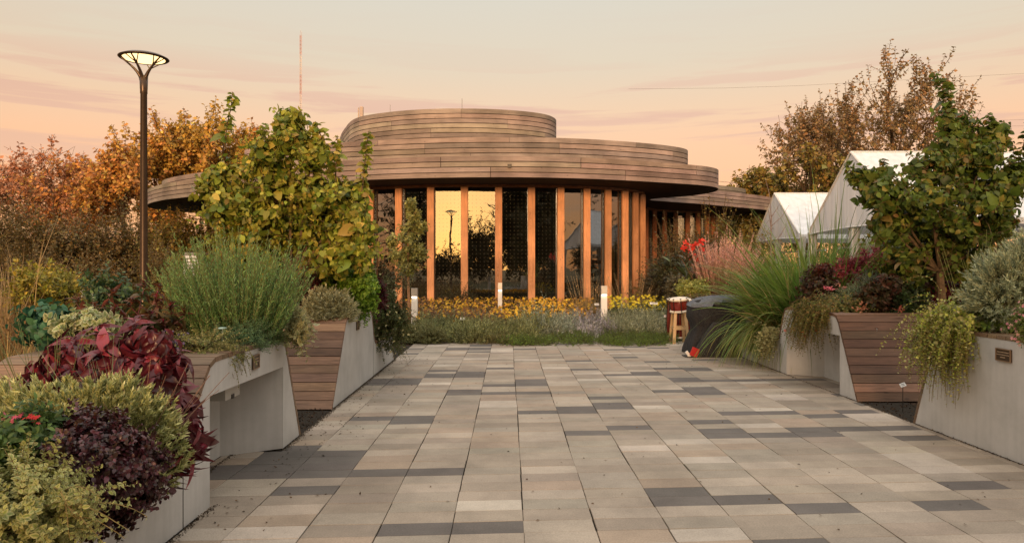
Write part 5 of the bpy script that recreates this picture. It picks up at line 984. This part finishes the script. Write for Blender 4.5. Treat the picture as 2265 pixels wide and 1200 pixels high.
def carpet(name, label, n, px0, px1, y0, y1, h, cols, per=10, ln=.05, wd=.012, tpl=NEED, lean=.3, flower=None, hump=.30, ang=35):
    """a drift of overlapping low domes, each a burst of shoots from its own root"""
    k_ = max(8, n//34); cen = scatter(k_, px0, px1, y0, y1, 2); sz = np.exp(rng.normal(0, .22, k_)); i_ = rng.integers(0, k_, n); d = rsphere(n); d[:, 2] = np.abs(d[:, 2])*1.0+.05
    hh = np.linalg.norm(nrm(d)*np.array([hump, hump, h]), axis=1)*sz[i_]*(.78+.3*rng.random(n)); b = cen[i_]+nrm(d)*hh[:, None]*.35; g = G(); P, D = shoots(b, d+rng.normal(0, lean*.4, (n, 3)), hh*.72, -.5, 4, .15); tone_ = np.exp(rng.normal(0, .22, (k_, 1)))[i_]
    leaf_on(g, P, D, per, tpl, ln, wd, cols, ang, 0, .3); C_ = g.c[-1]; m_ = len(C_)//(n*per); g.c[-1] = np.clip(C_*np.repeat(tone_, per*m_, 0), 0, .9); tubes(g, P, .0025, 3, (.10, .10, .05))
    if flower: k = n//2; leaf_on(g, P[:k], D[:k], 8, LEAF4, .022, .015, [flower], 40, 0, .75)
    tag(g.build(name, M_LEAF), label, 'ground cover', kind='stuff')
carpet('grey_green_carpet', 'spiky grey green santolina drift left of centre at the paving edge', 3000, 925, 1190, 15.8, 17.9, .50, [(.24, .26, .11), (.33, .35, .16), (.15, .18, .07)], 13, .075, .013)
carpet('lavender_drift', 'silvery lavender drift before the coneflowers', 1500, 1178, 1275, 16.3, 18.2, .55, [(.30, .35, .27), (.42, .46, .36), (.20, .25, .19)], 13, .07, .013)
carpet('purple_lavender', 'purple flowering lavender drift left of the lit bollard', 1200, 1255, 1345, 16.3, 18.2, .52, [(.27, .28, .25), (.35, .33, .38)], 13, .07, .013, flower=(.42, .32, .55))
carpet('grey_lavender', 'wide grey green lavender drift from the lit bollard to the drums', 3000, 1335, 1490, 16.5, 19.2, .58, [(.30, .33, .21), (.40, .42, .29), (.19, .22, .13)], 13, .07, .013)
carpet('creeping_thyme', 'dark green creeping thyme edging the far end of the paving', 3600, 1100, 1490, 15.25, 16.7, .24, [(.13, .22, .03), (.18, .28, .04), (.08, .14, .02)], 10, .03, .012, LEAF4, .5, ang=55)
carpet('olive_thyme', 'olive brown creeping thyme patch at the paving edge', 800, 1035, 1130, 15.5, 16.6, .20, [(.21, .19, .06), (.27, .22, .09), (.14, .15, .05)], 10, .03, .012, LEAF4, .5, ang=55)
for px, Y, r_, l in ((905, 15.9, .40, 'rounded olive green tuft left of the paving end beside the flowering shrub'), (955, 15.75, .33, 'rounded grey green tuft at the left corner of the paving end'), (885, 17, .4, 'olive tuft behind the flowering shrub at the lit bollard foot')):
    x = (px-CX)/F*Y; t = plant('rounded_tuft', l, 'shrub', (x, Y, 0), 'rounded tufts at the paving end'); bush(t, (x, Y, .05), (r_, r_, .36), 420, 18, NEED, .05, .008, [(.22, .23, .09), (.30, .29, .13), (.15, .16, .06)], .1, 35, .3, up=.4, sr=.002, lj=.1)
for px, Y, l in ((940, 18.2, 'pinkish brown grass clump right of the lit left bollard'), (1045, 18.0, 'pinkish grass clump leaning right before the coneflowers'), (1005, 18.3, 'small pinkish grass clump behind the first plant label')):
    x = (px-CX)/F*Y; t = plant('pink_grass', l, 'grass clump', (x, Y, 0), 'pink grasses in the flower bed'); tuft(t, (x, Y, -.02), .25, 340, .72, .5, .7, .009, [(.14, .10, .05)], [(.30, .17, .13)], m=M_DRY, bias=(.45, 0))
for px, Y, l in ((1300, 20.5, 'tan feather grass with upright plumes left of the lit bollard'), (1395, 21.3, 'tan feather grass before the right end columns')):
    x = (px-CX)/F*Y; t = plant('feather_grass', l, 'grass clump', (x, Y, 0), 'tan feather grasses'); tuft(t, (x, Y, -.02), .2, 300, .8, .55, .6, .010, [(.16, .14, .05)], [(.32, .25, .12)], m=M_DRY); plumes(t, (x, Y, 0), .18, 40, 1.35, .42, .05, [(.48, .34, .19), (.40, .28, .16)], .28, .02, hl=.045)
c = W(1015, 640, 24.5); t = plant('dark_green_shrub', 'small dark green sprigs behind the coneflowers, under the golden pane', 'shrub', (c[0], c[1], 0)); bush(t, (c[0], c[1], .45), (.75, .3, .75), 50, 16, LEAF4, .09, .025, [(.07, .07, .03), (.11, .10, .04)], up=.8)
c = W(1530, 600, 20); t = plant('canna_lily', 'tall canna with broad dark leaves and red flowers', 'plant', (c[0], c[1], 0))
b = np.array([[c[0], 20, 0]])+rng.normal(0, .16, (16, 3))*[1, .8, 0]; P, D = shoots(b, np.tile([0, 0, 1.], (16, 1))+rng.normal(0, .07, (16, 3)), 1.6+.5*rng.random(16), 0, 6, .05); g = G(); leaf_on(g, P, D, 8, OVATE, .42, .15, [(.045, .07, .025), (.07, .10, .035), (.06, .05, .025)], 34, .0, .15, bend=.3); g.build('foliage', M_GLOSSY, t); g = G(); stems(g, P, .012, .006, (.08, .08, .03)); g.build('stems', M_LEAF, t)
for px, py in ((1517, 541), (1535, 545), (1550, 533), (1553, 550), (1533, 565), (1546, 578), (1520, 552), (1543, 540), (1512, 550)):
    q = np.array(W(px, py, 19.8)); g = G(); kk = 12; inst(g, OVATE, q+rng.normal(0, .035, (kk, 3)), rng.normal(size=(kk, 3)), rng.normal(size=(kk, 3)), .10, .07, pal([(.72, .05, .035), (.62, .04, .03), (.75, .12, .08)], kk, .1)); tubes(g, [[q+[0, 0, -.3], q]], .005, 4, (.1, .08, .03)); g.build('flower', M_LEAF, t)
c = W(1533, 642, 18.6); t = plant('chartreuse_shrub', 'dense chartreuse leaved shrub below the canna', 'shrub', (c[0], c[1], 0)); bush(t, c, (.38, .3, .30), 300, 16, OVATE, .06, .045, [(.30, .31, .07), (.36, .35, .10), (.20, .24, .05)], hemi=False, lj=.12)
c = W(1545, 668, 17.8); t = plant('rusty_ground_plant', 'low rusty green plant in front of the chartreuse shrub', 'plant', (c[0], c[1], 0)); bush(t, c, (.42, .3, .2), 150, 12, LEAF4, .06, .03, [(.16, .13, .04), (.24, .14, .06), (.09, .10, .03)], hemi=False)
x = W(1597, 600, 19.5)[0]; t = plant('fountain_grass', 'dusky pink fountain grass beside the red canna', 'grass clump', (x, 19.5, 0)); tuft(t, (x, 19.5, 0), .28, 700, 1.55, .42, .5, .014, [(.13, .08, .04)], [(.32, .17, .10)], m=M_DRY); plumes(t, (x, 19.5, .2), .26, 420, 1.9, .34, .2, [(.70, .40, .32), (.56, .30, .24), (.74, .50, .42)], .34, .02, (.36, .20, .14), hl=.09, per=40, bias=(.05, 0))
for px, py, Y, rr, cc, l in ((1480, 600, 21, .5, (.05, .055, .025), 'dark shrub left of the canna at the right glass wing'), (1455, 630, 22, .5, (.07, .055, .03), 'dark brown shrub behind the yellow daisies'), (1500, 640, 19.5, .35, (.10, .09, .05), 'greyish sprigs shrub left of the chartreuse shrub'), (1560, 560, 24, .6, (.06, .06, .025), 'dark shrub behind the canna flowers')):
    c = W(px, py, Y); t = plant('dark_shrub', l, 'shrub', (c[0], c[1], 0), 'dark shrubs around the canna'); bush(t, c, (rr, rr*.7, rr*1.1), 170, 15, LEAF4, .085, .04, [cc, tuple(np.array(cc)*1.5), tuple(np.array(cc)*.7)], hemi=False)

# ------------------------------------------------------------------ right planters
FG = [(.09, .19, .03), (.13, .26, .045), (.05, .11, .02)]
x = 5.0; t = plant('green_fountain_grass', 'big arching green grass spilling over the low end of the right planter', 'grass clump', (x, 12.3, .5)); tuft(t, (x+.25, 12.4, .45), .60, 3400, 1.36, .50, 1.15, .018, FG, [(.12, .23, .04), (.18, .29, .06), (.26, .28, .09)], segs=9, bias=(-.08, -.05), hj=.28)
tuft(t, (x-.15, 12.4, .45), .4, 160, 1.5, .9, .9, .012, [(.3, .24, .10)], [(.42, .33, .16)], segs=9, name='dead_blades')
tuft(t, (4.78, 12.45, .45), .34, 1500, .86, .6, 3.0, .014, FG, [(.12, .20, .04), (.20, .24, .06), (.32, .28, .12)], segs=10, hj=.35, bias=(-.3, -.15), name='drooping_blades')
c = W(1700, 740, 12.0); t = plant('variegated_trailer', 'pale yellow variegated creeper hanging at the end of the low wall', 'plant', (c[0], c[1], .5)); trail(t, [(4.32, 11.55, .60), (4.30, 11.95, .58)], (-.9, -.7, .7), 130, .12, .62, 18, OVATE, .044, .030, [(.28, .30, .10), (.34, .34, .14)], (.55, .52, .30), grav=3.0)
c = W(1800, 630, 11); t = plant('dark_coleus', 'dark maroon bushy plant beside the big green grass', 'plant', (c[0], c[1], 1)); bush(t, W(1812, 650, 10.9), (.27, .24, .38), 190, 17, OVATE, .065, .038, [(.045, .028, .018), (.075, .022, .018), (.05, .05, .02), (.03, .02, .012)], hemi=False)
bush(t, W(1818, 605, 11), (.16, .15, .16), 50, 12, OVATE, .06, .034, [(.10, .025, .02), (.07, .02, .018)], hemi=False, name='tips', up=.8)
LAN = [(.11, .14, .03), (.17, .16, .045), (.07, .09, .025), (.22, .15, .06)]
c = W(1830, 675, 10.5); t = plant('trailing_lantana', 'rust green trailing plant with small orange flowers over the right recess', 'plant', (c[0], c[1], 1)); bush(t, (4.78, 10.2, 1.05), (.50, .50, .20), 400, 18, OVATE, .034, .022, LAN, .2, 60, .4, sr=.002)
trail(t, [(4.31, 9.75, 1.06), (4.31, 10.5, 1.05)], (-.5, -.05, .1), 430, .15, .72, 24, OVATE, .032, .021, LAN, name='hanging_shoots', grav=3.0, flower=(11, radial(8), .022, [(.60, .09, .03), (.55, .04, .03)], 'flowers'), wig=.3)
c = W(1925, 600, 11.6); t = plant('burgundy_barberry', 'upright burgundy red shrub behind the right planter plants', 'shrub', (c[0], c[1], 1))
for px, py, rx, rz in ((1880, 605, .24, .25), (1930, 592, .26, .32), (1960, 575, .20, .34), (1905, 640, .3, .2), (1975, 620, .2, .2)): bush(t, W(px, py, 11.4), (rx, rx, rz), 80, 12, LEAF4, .085, .030, [(.30, .040, .07), (.22, .03, .05), (.38, .08, .10)], 0, 48, .2, hemi=False, up=.6, lj=.25, sr=.003)
c = W(1895, 660, 10.4); t = plant('silver_artemisia', 'silvery green feathery plant in the middle of the right planter', 'plant', (c[0], c[1], 1)); bush(t, W(1890, 668, 10.4), (.34, .25, .24), 260, 18, LEAF4, .035, .009, [(.18, .26, .14), (.26, .32, .20), (.13, .19, .09)], hemi=False, up=.6); bush(t, W(1930, 635, 10.6), (.28, .22, .2), 140, 18, LEAF4, .035, .009, [(.17, .21, .14), (.22, .25, .18)], hemi=False, up=.8, name='tips')
c = W(1832, 637, 10.5); t = plant('pink_flower_stems', 'green stems with small clusters of pink flowers beside the dark maroon plant', 'flowers', (c[0], c[1], 1)); P, D = shoots(np.array([[4.7+i*.03, 10.5, 1.0] for i in range(9)]), np.tile([0, 0, 1.], (9, 1))+rng.normal(0, .2, (9, 3)), .33, 0, 5, .1); g = G(); leaf_on(g, P, D, 12, LEAF4, .05, .012, [(.09, .14, .05)], 45); g.build('foliage', M_LEAF, t)
for px, py, kk, fc in ((1830, 636, 26, (.60, .14, .20)), (1840, 640, 12, (.66, .18, .24)), (1852, 628, 12, (.5, .25, .2)), (1815, 652, 8, (.55, .18, .16)), (1868, 635, 8, (.45, .2, .16))):
    q = np.array(W(px, py, 10.35)); g = G(); inst(g, FLOW5, q+rng.normal(0, 1, (kk, 3))*[.03, .03, .012], rng.normal(size=(kk, 3)), np.tile([[0, -.6, .9]], (kk, 1))+rng.normal(0, .3, (kk, 3)), .016, .016, pal([fc], kk, .12)); g.build('flower_head', M_LEAF, t)
c = W(1975, 660, 9.8); t = plant('dark_basil', 'dark green and bronze leafy plant behind the right plank end', 'plant', (c[0], c[1], 1))
for px, py, rx, rz, cols_ in ((1935, 665, .2, .2, [(.07, .045, .02), (.05, .05, .02), (.11, .05, .03)]), (2005, 665, .21, .22, [(.035, .065, .02), (.05, .09, .025), (.03, .04, .015)]), (1960, 635, .18, .15, [(.08, .03, .02), (.05, .04, .02)])): bush(t, W(px, py, 9.85), (rx, .2, rz), 130, 13, OVATE, .08, .042, cols_, hemi=False)
for px, py, fc in ((1990, 681, (.45, .12, .08)), (1912, 676, (.40, .17, .09)), (1900, 685, (.4, .18, .1))):
    q = np.array(W(px, py, 9.6)); g = G(); kk = 16; inst(g, OVATE, q+rng.normal(0, .03, (kk, 3)), rng.normal(size=(kk, 3)), rng.normal(size=(kk, 3)), .045, .025, pal([fc], kk, .15)); g.build('flower_head', M_LEAF, t)
c = W(2095, 625, 11.2); t = plant('purple_amaranth', 'dark purple red leafy plant behind the trunk of the right planter tree', 'plant', (c[0], c[1], 1)); bush(t, W(2095, 640, 11.0), (.42, .3, .32), 170, 14, LANCE, .09, .03, [(.11, .015, .03), (.08, .012, .02), (.15, .03, .04)], hemi=False)
bush(t, W(2030, 625, 11.0), (.25, .2, .24), 70, 14, LANCE, .09, .03, [(.09, .02, .025), (.06, .03, .02)], hemi=False, name='left_shoots')
c = W(2040, 672, 10.2); t = plant('blue_green_tuft', 'small blue green tuft at the foot of the right planter tree', 'plant', (c[0], c[1], 1)); bush(t, c, (.13, .12, .12), 90, 14, NEED, .04, .006, [(.07, .11, .07), (.10, .15, .10)], hemi=False)
# nearest right planter
SIL = [(.30, .35, .21), (.40, .44, .29), (.21, .26, .15), (.44, .46, .27)]
c = W(2225, 660, 6.5); t = plant('silver_shrub', 'large silvery grey green needle leaved shrub on the nearest right planter', 'shrub', (c[0], c[1], 1.05))
for px, py, rx, rz, kk in ((2228, 655, .36, .36, 460), (2275, 620, .34, .38, 360), (2200, 690, .26, .22, 200), (2290, 560, .2, .2, 100)): bush(t, W(px, py, 6.7), (rx, .34, rz), kk, 40, NEED, .042, .0062, SIL, -.2, 24, .5, up=.45, sr=.0025, hemi=False, lj=.08, t0=.35, wig=.10, tipsmall=.1)
c = W(2180, 660, 6.9); t = plant('seed_stalks', 'tall thin yellow green seed stalks before the leafy right tree', 'grass clump', (c[0], c[1], 1.05)); plumes(t, (W(2150, 690, 6.9)[0], 6.9, 1.1), .10, 12, .75, .35, .1, [(.34, .34, .14)], .35, .01, (.24, .26, .10), 'seed_heads', 20, .016); plumes(t, (W(2190, 690, 6.9)[0], 6.9, 1.1), .12, 12, .6, .3, .1, [(.34, .34, .14)], .3, .01, (.24, .26, .10), 'seed_heads', 20, .016)
GOLD = [(.27, .33, .05), (.36, .40, .08), (.18, .25, .04), (.42, .42, .13)]
c = W(2090, 720, 7.0); t = plant('golden_trailer', 'golden green trailing plant cascading over the end of the nearest right planter', 'plant', (c[0], c[1], 1.05))
bush(t, (4.42, 7.0, 1.12), (.24, .25, .17), 190, 18, OVATE, .034, .022, GOLD, .3, 60, .3, hemi=False, sr=.002); trail(t, [(4.34, 7.25, 1.12), (4.31, 7.1, 1.12), (4.31, 6.75, 1.1)], (-.35, -.12, .05), 760, .15, .78, 24, OVATE, .034, .022, GOLD+[(.4, .38, .18)], name='hanging_shoots', grav=3.0, wig=.28); trail(t, [(4.30, 7.1, .95), (4.28, 6.85, .95)], (-.3, -.1, -.5), 14, .4, .72, 18, OVATE, .018, .012, GOLD, name='long_strands', grav=4, wig=.08)
c = W(2165, 700, 6.8); t = plant('leafy_green_plant', 'bright green leafy plant under the silver shrub', 'plant', (c[0], c[1], 1.05)); bush(t, (4.65, 6.75, 1.12), (.35, .25, .14), 170, 12, OVATE, .06, .032, [(.12, .19, .03), (.08, .14, .025), (.18, .24, .05)], hemi=False)
c = W(2255, 715, 6.0); t = plant('pink_phlox', 'small pink flowered plant at the right edge of the nearest right planter', 'plant', (c[0], c[1], 1.05)); bush(t, W(2272, 715, 6.0), (.14, .13, .15), 110, 14, LEAF4, .035, .012, [(.10, .15, .04), (.15, .19, .05)], hemi=False, flower=(75, FLOW5, .016, [(.62, .25, .30), (.55, .2, .26), (.65, .4, .36)], 'flowers'), sr=.0015)

# crumbs: gravel and dead leaves along the planter feet
g = G(); n = 5200; side = rng.random(n) < .75; Yp = np.where(side, 3+10*rng.random(n), 6+8*rng.random(n)); rec = (Yp > 5.0) & (Yp < 6.5) & side; X = np.where(side, np.where(rec, -2.43, -2.035)+np.abs(rng.normal(0, .022, n)), 4.285-np.abs(rng.normal(0, .015, n)))
pos = np.stack([X, Yp, .002+.004*rng.random(n)], 1); inst(g, LEAF4, pos, rng.normal(size=(n, 3)), np.tile([[0, 0, 1]], (n, 1))+rng.normal(0, .4, (n, 3)), .006+.012*rng.random(n), .012, pal([(.10, .08, .06), (.20, .17, .13), (.05, .035, .025)], n, .3)); tag(g.build('gravel', M_DRY), 'fine gravel and crumbs along the foot of the planters', 'gravel', kind='stuff')
g = G(); n = 420; Yp = 4.5+9*rng.random(n); X = np.where(rng.random(n) < .6, -2.0+np.abs(rng.normal(0, .28, n)), -1.9+6*rng.random(n)); pos = np.stack([X, Yp, np.full(n, .006)], 1); inst(g, LEAF4, pos, rng.normal(size=(n, 3))*[1, 1, .1], np.tile([[0, 0, 1]], (n, 1))+rng.normal(0, .35, (n, 3)), .015+.02*rng.random(n), .014, pal([(.07, .04, .025), (.12, .07, .035), (.04, .03, .02)], n, .3)); tag(g.build('fallen_leaves', M_DRY), 'scattered crumbs of dead leaves on the paving', 'leaves', kind='stuff')
g = G(); n = 2600; X = np.where(rng.random(n) < .5, -2.05-1.6*rng.random(n), 4.3+2.2*rng.random(n)); Yp = np.where(X < 0, 7.05+1.6*rng.random(n), 7.6+1.6*rng.random(n)); pos = np.stack([X, Yp, -.01+.012*rng.random(n)], 1); inst(g, LEAF4, pos, rng.normal(size=(n, 3)), rng.normal(size=(n, 3)), .03, .016, pal([(.07, .045, .03), (.11, .075, .05), (.035, .022, .016)], n, .25)); tag(g.build('bark_mulch', M_DRY), 'dark bark mulch between the planters', 'mulch', kind='stuff')
